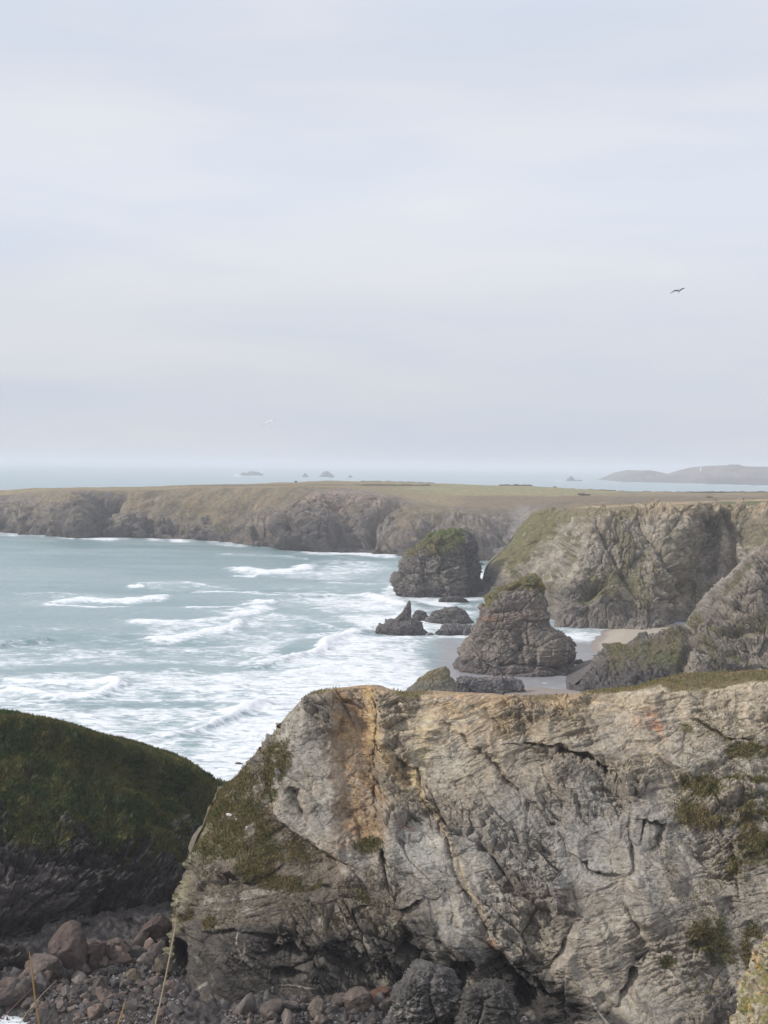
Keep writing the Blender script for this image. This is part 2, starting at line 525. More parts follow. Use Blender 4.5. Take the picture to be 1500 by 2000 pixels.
    groove([(1235, 1880), (1225, 1920), (1200, 1975)], 8, 3.0, 0.8, 22)
    groove([(660, 1805), (700, 1780), (740, 1762), (790, 1770), (840, 1745)], 5, 1.2, 0.8, 20)
    groove([(370, 1768), (395, 1820), (460, 1822), (520, 1830), (600, 1850), (640, 1850), (740, 1838), (770, 1790)], 4, .9, .25, 20)
    groove([(500, 1868), (560, 1862), (600, 1868), (640, 1862)], 7, 2.4, 0.5, 12)
    groove([(690, 1870), (670, 1930)], 5, 1.2)
    groove([(1350, 1400), (1400, 1430), (1480, 1450)], 4, 0.9, 0.4, 20)
    groove([(1130, 1790), (1100, 1850), (1060, 1900)], 6, 1.4, 0.8, 40)
    groove([(400, 1700), (470, 1720), (560, 1690)], 5, 0.9, 0.5, 30)
    groove([(885, 1880), (912, 1905), (925, 1945), (938, 2000)], 15, 8, 0, 10)
    groove([(985, 1885), (1018, 1925), (1036, 1960), (1052, 2005)], 17, 9, 0, 10)
    groove([(1010, 1890), (1040, 1900), (1080, 1960)], 9, 5, .8, 20)
    # sea caves in the foot
    for cu, cv, ru, rv, dep in ((350, 1885, 12, 40, 9), (560, 1905, 30, 10, 2.0), (800, 1865, 26, 9, 2.0), (905, 1890, 20, 14, 3)):
        D -= dep * ell(wu, wv, cu, cv, ru, rv, 0.35)
    # undercut dark foot with rounded toes
    foot = smooth(1840, 1900, v + 0.10 * (700 - u) * (u < 700)) * (u < 1100)
    D -= 0.5 * foot * (1 - smooth(1925, 1985, v)) 
    D += 2.0 * ell(wu, wv, 420, 1960, 60, 35, 0.8) + 1.5 * ell(wu, wv, 1130, 1850, 70, 70, 0.8) + 1.3 * ell(wu, wv, 1240, 1700, 60, 120, 0.8)
    D += 1.2 * fbm(V, 16, 2, seed=9) + 1.2 * fbm(V * np.array([1, 1, .5]), 7, 3, seed=8)
    # ---------- broken rock
    grassy = np.zeros_like(u)
    for g in ((455, 1575, 40, 60, .35), (430, 1650, 38, 26, 0), (530, 1652, 68, 20, .3), (505, 1690, 34, 26, 0), (560, 1725, 60, 13, .2), (540, 1500, 16, 60, .45),
              (360, 1785, 14, 14, 0), (410, 1800, 12, 10, 0), (720, 1655, 22, 11, 0), (1465, 1468, 40, 13, 0), (1370, 1535, 30, 20, 0), (1352, 1590, 32, 20, .3),
              (1395, 1600, 28, 12, 0), (1485, 1618, 42, 58, .1), (1375, 1815, 34, 32, .6), (1400, 1850, 26, 28, 0), (1462, 1860, 20, 55, .2), (1460, 1520, 50, 8, 0),
              (700, 1746, 16, 10, 0), (1430, 1690, 12, 16, 0), (1338, 1423, 10, 10, 0), (1300, 1870, 12, 12, 0), (480, 1620, 60, 40, 0.6)):
        grassy = np.maximum(grassy, ell(wu, wv, g[0], g[1], g[2] * 1.15, g[3] * 1.15, 0.35, g[4]))
    grassy *= smooth(-0.35, 0.1, fbm(V, 1.6, 3, seed=77) + 0.12)
    gt = top * np.clip(smooth(1130, 1150, u) + ell(u, v, 600, 1355, 60, 12) * 0.9 + ell(u, v, 805, 1354, 34, 9) + ell(u, v, 1060, 1360, 40, 8) * .8, 0, 1)
    grassy = np.maximum(grassy, gt)
    rr = rock_relief(V, 8.0, 21, ang=-0.6, amp=1.7, levels=6, bed=1.0, aniso=(1.3, 1, .5))
    rr2 = rock_relief(V, 5.0, 151, ang=0.25, amp=1.25, levels=5, bed=1.3, aniso=(1.6, 1, .45))
    kk = smooth(-0.15, 0.15, fbm(V, 18, 2, seed=31) + (u - 1000) / 1800)
    rr = rr * (1 - kk) + (rr2 * 1.1 + rr * 0.35) * kk
    calm = 0.22 + 0.88 * smooth(-0.15, 0.2, fbm(V, 9, 3, seed=55))
    fold = ridged(lay(V + 2.5 * np.stack([k_ for k_ in (fbm(V, 8, 2, seed=57), fbm(V, 8, 2, seed=58), fbm(V, 8, 2, seed=59))], -1), -1.0) / np.array([4.5, 2, 1]), 6.5, 3, .5, seed=56)
    D += 2.3 * fold * (1 - gm) * smooth(560, 640, u)
    rr = rr * calm * (1 - 0.55 * gm) * (1 - 0.6 * grassy) * (1 - 0.85 * top)
    edge = 0.6 + 0.4 * smooth(0, 0.03, S)[None, :]
    D = D * front * edge
    V2 = V + np.array([0, -1, 0]) * D[..., None] + n * (rr * edge)[..., None]
    V2 += n * (0.12 * grassy * fbm(V, .5, 3, seed=66))[..., None]
    # ---------- colours
    jx2 = 16 * fbm(V, 1.4, 3, seed=171); jy2 = 16 * fbm(V, 1.4, 3, seed=172)
    k1 = fbm(V, 9, 4, seed=11); k2 = fbm(V, 2.5, 4, seed=12); k3 = fbm(lay(V, -0.5) / np.array([5, 5, 1]), 0.9, 3, seed=13)
    col = np.ones(V.shape) * np.array([0.30, 0.262, 0.21])
    col = paint(col, smooth(-0.15, 0.35, k1 + 0.1) * 0.8, (0.272, 0.258, 0.238))
    col = paint(col, smooth(0.05, 0.4, k2) * 0.5, (0.36, 0.315, 0.25))
    col = paint(col, smooth(0.1, 0.45, -k2) * 0.45, (0.19, 0.165, 0.14))
    col = paint(col, smooth(0.2, 0.5, k3) * 0.35, (0.23, 0.19, 0.15))
    # pale blue-grey clean slabs
    for g in ((1155, 1580, 34, 55), (1240, 1620, 30, 40), (820, 1650, 40, 40), (650, 1560, 26, 30), (1000, 1600, 50, 60), (1220, 1400, 30, 30), (870, 1480, 40, 40), (1120, 1640, 60, 70)):
        col = paint(col, ell(wu, wv, *g, 0.6) * 0.6, (0.34, 0.33, 0.305))
    # ochre under the lip and down the gully
    below = v - np.interp(u, [560, 600, 735, 768, 900, 1060, 1160, 1290, 1500], [1397, 1362, 1341, 1352, 1357, 1368, 1358, 1336, 1325])
    och = (1 - smooth(10, 110, below + 45 * k1)) * smooth(760, 900, u) * (1 - smooth(1150, 1290, u))
    col = paint(col, och * 0.85, (0.44, 0.315, 0.175))
    col = paint(col, (1 - smooth(4, 24, below + 10 * k2)) * smooth(830, 870, u) * (1 - smooth(1090, 1150, u)) * 0.8, (0.42, 0.24, 0.13))
    col = paint(col, ell(wu, wv, 1090, 1400, 90, 40, .6) * 0.6, (0.50, 0.40, 0.25))
    col = paint(col, (1 - smooth(5, 60, below + 20 * k2)) * smooth(1150, 1250, u) * 0.6, (0.40, 0.35, 0.26))
    col = paint(col, (1 - smooth(10, 300, below + 60 * k1)) * smooth(560, 700, u) * 0.5, (0.44, 0.355, 0.245))
    col = paint(col, gm * 0.95, (0.315, 0.205, 0.112))
    col = paint(col, gm * smooth(-0.05, 0.3, fbm(V * np.array([1, 1, .15]), 1.2, 3, seed=14)) * 0.6, (0.40, 0.29, 0.165))
    col = paint(col, gm * smooth(0., 0.3, fbm(V * np.array([1, 1, .25]), .8, 3, seed=24)) * 0.5, (0.16, 0.115, 0.08))
    d, s, p = polydist(wu, wv, [(715, 1345), (728, 1400), (738, 1450), (765, 1490), (790, 1520), (815, 1500)])
    col = paint(col, np.exp(-(d / 14) ** 2) * 0.8 * (1 - 0.5 * p), (0.50, 0.35, 0.17))
    d, s, p = polydist(wu, wv, [(800, 1490), (835, 1560), (868, 1620), (905, 1700), (950, 1790)])
    col = paint(col, np.exp(-(d / 7) ** 2) * 0.6, (0.42, 0.32, 0.19))
    d, s, p = polydist(wu, wv, [(832, 1400), (828, 1470), (815, 1520)])
    col = paint(col, np.exp(-(d / 13) ** 2) * 0.6, (0.50, 0.40, 0.24))
    for g, c in (((1258, 1395, 20, 20), (0.40, .22, .14)), ((1278, 1425, 12, 30), (.40, .17, .09)), ((1285, 1460, 8, 12), (.44, .22, .10)), ((790, 1613, 34, 10), (.33, .15, .11)),
                 ((700, 1420, 14, 30), (.28, .18, .13)), ((650, 1530, 10, 30), (.34, .22, .15)), ((965, 1850, 8, 16), (.36, .19, .11)), ((663, 1690, 20, 50), (0.33, .21, .14)), ((600, 1645, 6, 14), (.4, .2, .1))):
        col = paint(col, ell(wu + jx2, wv + jy2, *g, 0.8) * 0.75 * smooth(-.35, .2, k2 + k3), c)
    for g in ((1010, 1725, 50, 22, .5), (1110, 1770, 22, 50, .2), (1085, 1740, 30, 12, 0)):
        col = paint(col, ell(wu, wv, *g[:4], 0.5, g[4]) * 0.8, (0.13, 0.105, 0.085))
    # browner lower-left flank
    lf = smooth(0, 60, np.interp(v, [1400, 1560, 1650, 1700, 1800, 1900], [560, 520, 640, 760, 860, 900]) - u)
    col = paint(col, lf * (0.8 + 0.4 * k2), (0.125, 0.098, 0.07))
    col = paint(col, smooth(1660, 1790, v + 30 * k1) * (1 - smooth(700, 1000, u)) * .6, (0.12, 0.10, 0.08))
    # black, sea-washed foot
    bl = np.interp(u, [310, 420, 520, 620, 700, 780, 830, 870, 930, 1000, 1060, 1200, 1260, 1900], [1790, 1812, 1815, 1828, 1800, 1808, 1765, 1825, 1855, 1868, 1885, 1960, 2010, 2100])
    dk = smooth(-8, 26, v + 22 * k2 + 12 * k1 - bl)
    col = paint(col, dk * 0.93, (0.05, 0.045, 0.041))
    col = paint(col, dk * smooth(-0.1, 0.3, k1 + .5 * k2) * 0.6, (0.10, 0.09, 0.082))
    col = paint(col, ell(wu, wv, 975, 1950, 120, 75, .5) * .7, (.035, .032, .03))  # shade in and around the sea clefts, painted in near-black
    rb = smooth(1930, 1958, v + 10 * k2) * (u < 760) * smooth(0, 30, u - 320)
    col = paint(col, rb * 0.8, (0.14, 0.10, 0.078))
    # sandy-grey ribs lower right
    col = paint(col, smooth(1700, 1800, v) * smooth(1040, 1120, u) * 0.4 * (1 - dk), (0.235, 0.205, 0.17))
    # white quartz streaks and dry ivy stems on the rock
    for pts, w in (([(465, 1828), (458, 1850), (470, 1880), (450, 1868)], 2.2), ([(478, 1850), (470, 1880)], 1.5), ([(1200, 1812), (1240, 1835), (1262, 1860), (1300, 1880)], 1.6),
                   ([(1260, 1870), (1320, 1905), (1370, 1925), (1416, 1960)], 1.8), ([(1320, 1800), (1345, 1808)], 1.5), ([(1400, 1872), (1440, 1880)], 1.5), ([(1280, 1820), (1350, 1870), (1400, 1930)], 1.3),
                   ([(385, 1930), (400, 1922)], 2), ([(1130, 1900), (1160, 1960), (1190, 2000)], 1.2), ([(500, 1940), (580, 1930), (620, 1925)], 1.2), ([(1200, 1760), (1290, 1860), (1330, 1960)], 1.2)):
        d, s, p = polydist(u + 5 * k2, v + 5 * k2, pts)
        col = paint(col, np.exp(-(d / w) ** 2) * 0.8, (0.48, 0.43, 0.36))
    # diagonal bedding picked out in tone
    dg = fbm(lay(V, -0.75) / np.array([6, 3, 1]), 1.6, 4, .6, seed=173); dg2 = fbm(lay(V, .2) / np.array([7, 3, 1]), .9, 4, .6, seed=174)
    bd = dg * (1 - kk) + dg2 * kk
    col = paint(col, smooth(.08, .38, bd) * .5, (0.37, 0.335, 0.28))
    col = paint(col, smooth(.08, .38, -bd) * .5, (0.17, 0.15, 0.128))
    col = paint(col, (1 - dk) * smooth(.12, .4, fbm(V, 14, 4, seed=175)) * .5, (0.20, 0.178, 0.155))
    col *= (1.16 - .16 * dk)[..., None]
    # lichen-pale edge on the left crest
    le = (1 - smooth(0.0, 0.012, S))[None, :] * front
    col = paint(col, le * 0.6, (0.30, 0.29, 0.17))
    col = paint(col, grassy * 0.85, (0.115, 0.10, 0.045))
    col = paint(col, top * (1 - gt) * 0.8, (0.33, 0.23, 0.14))
    col = paint(col, gt * smooth(-.1, .3, k2) * 0.6, (0.15, 0.12, 0.055))
    col *= (1 + 0.22 * fbm(V, 0.5, 2, seed=15))[..., None]
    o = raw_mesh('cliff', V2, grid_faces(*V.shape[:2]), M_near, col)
    tag(o, 'large grey and ochre slate cliff face filling the lower right with a dark wet foot', kind='structure')
    rs = np.random.RandomState(4)
    fm = grassy * front * smooth(1400, 1500, v)
    nn = normals(V2); nn = np.where((nn * n).sum(-1, keepdims=True) < 0, -nn, nn)
    ledge = smooth(.45, .75, nn[..., 2]) * front * np.clip(smooth(1230, 1330, u) + smooth(0, 60, t_ + 40 - wu) + smooth(1640, 1700, v) * (u < 780) * .8, 0, 1) * smooth(-.1, .2, fbm(V, 5, 3, seed=88)) * (1 - dk)
    seed_grass(V2, n, ledge * (1 - grassy), 26000, 0.30, grass_cols((0.115, 0.11, 0.04), (0.22, 0.175, 0.085)), rs)
    seed_grass(V2, n, fm, 48000, 0.34, grass_cols((0.115, 0.115, 0.035), (0.21, 0.165, 0.075)), rs)
    seed_grass(V2, n, gt, 30000, 0.26, grass_cols((0.15, 0.14, 0.05), (0.24, 0.18, 0.09)), rs)
near_cliff()

# ------------------------------------------------------------------ dark grassy headland on the left
def left_headland():
    M = 620
    S = np.linspace(0, 1, M)
    rows = []
    u, v, Y = row([(-420, 2010, None), (0, 1938, None), (120, 1892, None), (250, 1862, None), (330, 1842, None), (460, 1800, None), (600, 1760, None)], S)
    rows.append(P(u, v, Y))
    for pts in ([(-420, 1860, 178), (0, 1850, 188), (150, 1830, 197), (300, 1800, 203), (590, 1750, 214)],
                [(-420, 1720, 188), (0, 1705, 196), (150, 1700, 204), (300, 1695, 211), (400, 1690, 217), (560, 1720, 226)],
                [(-420, 1600, 198), (0, 1600, 206), (150, 1590, 213), (300, 1630, 220), (400, 1650, 226), (530, 1700, 234)],
                [(-420, 1480, 208), (0, 1480, 218), (150, 1500, 225), (300, 1550, 232), (400, 1590, 238), (490, 1660, 244)],
                [(-420, 1392, 216), (0, 1401, 227), (83, 1412, 229), (183, 1437, 232), (287, 1467, 237), (337, 1487, 240), (380, 1506, 243), (402, 1523, 245), (427, 1551, 247), (450, 1600, 249), (480, 1680, 251)]):
        u, v, Y = row(pts, S); rows.append(P(u, v, Y))
    last = rows[-1]
    rows.append(last + np.array([-3, 9, -1.0]))
    b = last.copy(); b[:, 1] += 30; b[:, 2] = np.minimum(last[:, 2] * 0.4, 8); rows.append(b)
    b = last.copy(); b[:, 1] += 48; b[:, 2] = -2; rows.append(b)
    V = loft(rows, [60, 80, 80, 80, 70, 18, 20, 10])
    n = normals(V)
    if n[V.shape[0] // 3, M // 2, 1] > 0: n = -n
    u, v = proj(V)
    k1 = fbm(V, 10, 4, seed=201); k2 = fbm(V, 3, 4, seed=202); k3 = fbm(V, .8, 3, seed=203)
    lim = np.interp(u, [-400, 0, 60, 130, 200, 280, 340, 400, 440], [1500, 1585, 1650, 1655, 1600, 1620, 1650, 1660, 1640])
    g = 1 - smooth(-18, 18, v + 85 * k1 + 75 * k2 + 34 * k3 - lim)
    ex = np.maximum(ell(u + 20 * k2, v + 20 * k2, 65, 1515, 14, 14, .6), ell(u + 20 * k2, v + 15 * k2, 360, 1540, 14, 7, .6))
    g = g * (1 - 0.8 * ex)
    g = np.maximum(g, ell(u + 25 * k2, v + 25 * k2, 50, 1640, 26, 20, .5)); g = np.maximum(g, ell(u + 25 * k2, v + 25 * k2, 100, 1630, 14, 22, .5))
    rr = rock_relief(V, 6.5, 221, ang=0.15, amp=2.9, levels=6, bed=.35)
    ov = np.exp(-((v - (lim + 60)) / 40) ** 2)
    cave = ell(u + 12 * k2, v + 10 * k2, 150, 1782, 150, 22, .6, -0.1) + ell(u + 12 * k2, v + 10 * k2, 300, 1735, 60, 45, .6)
    D = 1.6 * fbm(V, 14, 3, seed=204) - 1.6 * ov * (1 - g) - 3.2 * cave + 1.4 * ell(u, v, 60, 1740, 110, 30, .7)
    D = D + rr * (1 - g * 0.85) + g * (1.0 * k2 + 0.35 * fbm(V, 1.3, 3, seed=205) + .55 * np.minimum(facet(V, 1.7, 207)[1], .5) + .9 * np.minimum(facet(V, 4.5, 208)[1], .45))
    crest = smooth(350, 375, np.arange(V.shape[0]))[:, None]
    D = D + 1.2 * (1 - smooth(0, 50, np.arange(V.shape[0]))[:, None])
    D = D * (1 - 0.6 * crest)
    V2 = V + n * D[..., None]
    col = np.ones(V.shape) * np.array([0.042, 0.036, 0.034])
    col = paint(col, smooth(-0.1, 0.3, k1) * 0.5, (0.038, 0.033, 0.031))
    col = paint(col, smooth(0.1, 0.4, k2) * 0.5, (0.095, 0.082, 0.074))
    col = paint(col, smooth(.25, .5, k3) * .6 * smooth(-.2, .2, k2), (0.19, 0.17, 0.165))
    col = paint(col, smooth(1690, 1710, v + 20 * k2) * (1 - smooth(1770, 1790, v + 20 * k2)) * (1 - smooth(100, 220, u)) * 0.8, (0.14, 0.118, 0.112))
    lowb = smooth(1820, 1850, v + 20 * k1)
    col = paint(col, lowb * 0.5, (0.075, 0.058, 0.052))
    for pts, w in (([(60, 1665), (90, 1685), (105, 1700), (92, 1715)], 4), ([(280, 1658), (335, 1656)], 1.6), ([(230, 1720), (300, 1700), (330, 1690)], 1.6), ([(0, 1780), (70, 1775), (140, 1750)], 3), ([(0, 1680), (30, 1672)], 3)):
        d, s, p = polydist(u + 9 * k2, v + 9 * k3, pts)
        col = paint(col, np.exp(-(d / w) ** 2) * 0.7 * smooth(-.3, .2, k3), (0.30, 0.26, 0.25))
    gcl = np.ones(V.shape) * np.array([0.036, 0.052, 0.016])
    gcl = paint(gcl, smooth(-0.05, 0.35, k2 + 0.5 * k1) * 0.8, (0.060, 0.060, 0.020))
    gcl = paint(gcl, smooth(0.15, 0.4, fbm(V, 6, 3, seed=206)) * 0.8, (0.085, 0.062, 0.030))
    gcl = paint(gcl, smooth(1590, 1650, v) * 0.5, (0.055, 0.045, 0.026))
    gcl = paint(gcl, smooth(.1, .5, k3) * .35, (0.022, 0.030, 0.012)) * 1.2
    col = paint(col, g, (0, 0, 0)) + gcl * np.clip(g, 0, 1)[..., None]
    o = raw_mesh('headland', V2, grid_faces(*V.shape[:2]), M_dark, col)
    tag(o, 'dark headland on the left with a green turf cap above black slate', kind='structure')
    rs = np.random.RandomState(7)
    vis = smooth(-60, -20, u)
    seed_grass(V2, n, g * vis * (1 - smooth(390, 400, np.arange(V.shape[0]))[:, None] * 0.8), 110000, 0.5, grass_cols((0.042, 0.066, 0.018), (0.13, 0.115, 0.038)), rs)
left_headland()

# ------------------------------------------------------------------ far headland and the valley behind the stacks
def far_headland():
    M = 1500
    S = np.linspace(0, 1, M); uL, uR = -500, 2000
    u, v, Y0 = row([(-500, 1026, None), (0, 1043, None), (60, 1046, None), (120, 1051, None), (220, 1054, None), (290, 1055, None), (380, 1058, None), (440, 1063, None), (520, 1069, None),
                    (580, 1077, None), (660, 1080, None), (720, 1084, None), (790, 1088, None), (850, 1096, None), (900, 1103, None), (960, 1107, None), (1050, 1112, None), (2000, 1125, None)], S)
    dYb = 26 * fbm(np.stack([u, 0 * u, 0 * u], -1), 50, 4, seed=300)
    rows = [Z(u, -1.5, Y0 + dYb)]
    def R(pts, dY):
        a = np.array(pts, float)
        vv = pchip(a[:, 0], a[:, 1], u)
        q = np.array(dY, float); yy = Y0 + dYb * {1: .8, 2: .15}.get(len(rows), 0) + pchip(q[:, 0], q[:, 1], u)
        return P(u, vv, yy)
    rows.append(R([(-500, 1012), (0, 1030), (100, 1033), (250, 1040), (400, 1046), (500, 1050), (600, 1056), (700, 1062), (800, 1064), (900, 1082), (960, 1090), (1050, 1095), (2000, 1095)],
                  [(-500, 12), (2000, 12)]))
    rows.append(R([(-500, 985), (0, 1000), (200, 1000), (400, 1005), (600, 1010), (700, 1013), (800, 1022), (900, 1035), (1000, 1035), (1100, 1030), (2000, 1030)],
                  [(-500, 45), (600, 50), (900, 90), (2000, 90)]))
    rows.append(R([(-500, 975), (0, 967), (60, 962), (100, 957), (200, 957), (300, 957), (400, 952), (600, 950), (680, 954), (760, 968), (850, 986), (950, 992), (1050, 985), (1150, 976), (2000, 976)],
                  [(-500, 80), (600, 90), (900, 190), (2000, 190)]))
    a = [(-500, 965), (0, 957), (60, 955), (95, 953), (180, 951), (300, 950), (375, 946.5), (470, 945), (550, 942.3), (615, 940), (750, 941.3), (860, 945), (1020, 949.5), (1100, 954), (1200, 959), (1300, 961.5), (1500, 961.5), (2000, 962)]
    back = R(a, [(-500, 130), (0, 130), (500, 250), (750, 500), (1000, 620), (2000, 650)])
    midr = 0.5 * (rows[-1] + back)
    rows += [midr, back]
    b = back + np.array([0, 60, 0]); b[:, 2] *= 0.6; rows.append(b)
    b = back + np.array([0, 110, 0]); b[:, 2] = -3; rows.append(b)
    V = loft(rows, [30, 60, 70, 24, 24, 8, 6])
    n = normals(V)
    if n[40, M // 2, 1] > 0: n = -n
    u, v = proj(V)
    nr = V.shape[0]; jt = np.arange(nr)[:, None] + 0 * u
    plat = smooth(150, 166, jt)
    sl = (1 - plat)
    k1 = fbm(V, 60, 4, seed=301); k2 = fbm(V, 18, 4, seed=302); k3 = fbm(V, 6, 3, seed=303)
    wu = u + 10 * k2; wv = v + 5 * k3
    gul = ridged(lay(V, .5) * np.array([1, .6, .8]), 60, 4, .55, seed=305)
    D = sl * (8 * gul + 11 * k1 + 5 * k2)
    # deep cleft on the left, spurs and coves on the right
    D -= sl * 26 * ell(wu - (990 - v) * 0.4, wv, 205, 975, 26, 34, .6)
    D += sl * 16 * ell(wu, wv, 150, 1010, 26, 40, .6)
    D += sl * 20 * ell(wu, wv, 600, 1055, 50, 42, .7)
    D -= sl * 34 * ell(wu, wv, 657, 1060, 12, 20, .5) + sl * 22 * ell(wu, wv, 572, 1050, 9, 14, .5) + sl * 20 * ell(wu, wv, 290, 1036, 10, 10, .5) + sl * 20 * ell(wu, wv, 500, 1046, 10, 10, .5)
    d, s, p = polydist(wu, wv, [(800, 965), (740, 1010), (700, 1060)]); D -= sl * 16 * np.exp(-(d / 9) ** 2)
    d, s, p = polydist(wu, wv, [(240, 968), (205, 1000), (180, 1035)]); D -= sl * 18 * np.exp(-(d / 12) ** 2)
    d, s, p = polydist(wu, wv, [(880, 1000), (840, 1030), (800, 1070)]); D -= sl * 14 * np.exp(-(d / 9) ** 2)
    D -= sl * 10 * ell(wu, wv, 745, 1055, 34, 12, .5)
    D -= sl * 12 * ell(wu, wv, 345, 1040, 16, 10, .6)
    D -= sl * 10 * ell(wu, wv, 435, 1035, 16, 10, .6)
    d, s, p = polydist(wu, wv, [(1010, 995), (985, 1040), (950, 1090)])
    D -= sl * 16 * np.exp(-(d / 22) ** 2)
    rocky = smooth(-8, 8, wv + 22 * k2 * (u > 0) - np.interp(u, [-400, 0, 60, 230, 300, 430, 560, 640, 720, 800, 900, 2000], [1000, 1000, 965, 1010, 1022, 1025, 1010, 985, 990, 1030, 1040, 1040]) + 26 * k1 + 14 * k2)
    rocky = np.maximum(rocky, ell(wu, wv, 200, 970, 40, 26, .5))
    for g in ((20, 985, 60, 24, -.2), (690, 975, 90, 24, 0), (630, 1000, 60, 30, 0), (815, 973, 26, 12, -.5), (760, 990, 34, 7, -.5), (980, 1040, 50, 40, 0), (900, 1000, 26, 9, 0), (1035, 983, 60, 10, 0), (1200, 973, 120, 7, 0), (840, 1025, 40, 12, 0)):
        rocky = np.maximum(rocky, ell(wu, wv, g[0], g[1], g[2], g[3], .5, g[4]))
    rocky *= sl
    rr = rock_relief(V, 22, 321, ang=0.6, amp=4.2, levels=5, bed=0.9)
    rocky = rocky * smooth(-.55, .1, k3 + k2 + .15 + 1.2 * smooth(1015, 1045, v))
    D += rr * (0.22 + 0.78 * rocky) * sl
    D *= smooth(0, 4, jt) * (1 - .92 * smooth(95, 150, jt))
    V2 = V + n * D[..., None]
    V2[..., 2] += plat * (1.2 * k1 + .5 * k2) * (1 - smooth(nr - 14, nr - 8, jt) )
    col = np.ones(V.shape) * np.array([0.175, 0.138, 0.085])               # winter turf
    col = paint(col, smooth(-.1, .3, k1) * .8, (0.135, 0.113, 0.066))
    col = paint(col, smooth(0., .35, k2) * .6, (0.21, 0.155, 0.092))
    col = paint(col, smooth(.0, .3, -k2) * .45, (0.115, 0.095, 0.072))
    rk = np.ones(V.shape) * np.array([0.15, 0.125, 0.105])
    rk = paint(rk, smooth(-.1, .3, k2) * .6, (0.24, 0.205, 0.178))
    rk = paint(rk, smooth(0, .3, k3) * .5, (0.11, 0.10, 0.10))
    rk = paint(rk, smooth(-6, 14, wv - np.interp(u, [-400, 0, 300, 600, 800, 2000], [1010, 1018, 1026, 1040, 1046, 1052])) * .9, (0.05, 0.044, 0.047))
    rk = paint(rk, ell(wu, wv, 205, 972, 34, 24, .6) * .7, (0.10, 0.09, 0.10))
    rk = paint(rk, np.maximum(ell(wu, wv, 700, 975, 80, 26, .6), ell(wu, wv, 640, 990, 70, 24, .6)) * .65, (0.31, 0.23, 0.19))
    rk = paint(rk, ell(wu, wv, 245, 1030, 36, 10, .6) * .6 + ell(wu, wv, 510, 1035, 10, 10, .6) * .5, (0.25, 0.22, 0.2))
    col = col * (1 - np.clip(rocky, 0, 1) * .9)[..., None] + rk * (np.clip(rocky, 0, 1) * .9)[..., None]
    dg = fbm(lay(V, .75) / np.array([7, 2, 1]), 9, 3, seed=331)
    col = paint(col, smooth(.05, .35, dg) * .5 * sl, (0.20, 0.165, 0.125))
    col = paint(col, smooth(.05, .35, -dg) * .45 * sl, (0.10, 0.085, 0.07))
    # scree and pale rock down the cove
    d, s, p = polydist(wu, wv, [(1025, 985), (985, 1040), (950, 1100)])
    col = paint(col, np.exp(-(d / 16) ** 2) * .7, (0.21, 0.195, 0.185))
    # heather and bracken, fields and hedged lines on the flat top
    pl = np.clip(plat + smooth(0, 6, np.interp(u, [-400, 0, 700, 850, 2000], [962, 955, 955, 980, 980]) - v), 0, 1)
    pc = np.ones(V.shape) * np.array([0.24, 0.185, 0.105])
    pc = paint(pc, smooth(-.2, .3, k2) * .5, (0.20, 0.17, 0.10))
    fld = smooth(740, 800, u) * (1 - smooth(1200, 1300, u)) * smooth(0, 2, np.interp(u, [740, 900, 1100, 1250], [958, 968, 968, 965]) - v)
    pc = paint(pc, fld * .9, (0.235, 0.215, 0.115))
    pc = paint(pc, smooth(300, 420, u) * (1 - smooth(800, 900, u)) * (1 - smooth(0, 3, np.abs(v - np.interp(u, [300, 560, 700, 900], [951, 947.5, 947.6, 949])))) * .7, (0.12, 0.09, 0.065))
    pc = paint(pc, smooth(850, 950, u) * smooth(967, 971, v) * .7, (0.15, 0.11, 0.075))
    pc = paint(pc, smooth(1180, 1230, u) * smooth(-.2, .2, k2) * .6, (0.13, 0.11, 0.08))
    col = col * (1 - pl[..., None]) + pc * pl[..., None]
    col *= (1 + .2 * fbm(V, 3.5, 2, seed=306))[..., None]
    o = raw_mesh('hills', V2, grid_faces(*V.shape[:2]), M_far, col)
    tag(o, 'long far headland with brown turf slopes, dark rocky foot and flat fields on top', kind='structure')
far_headland()

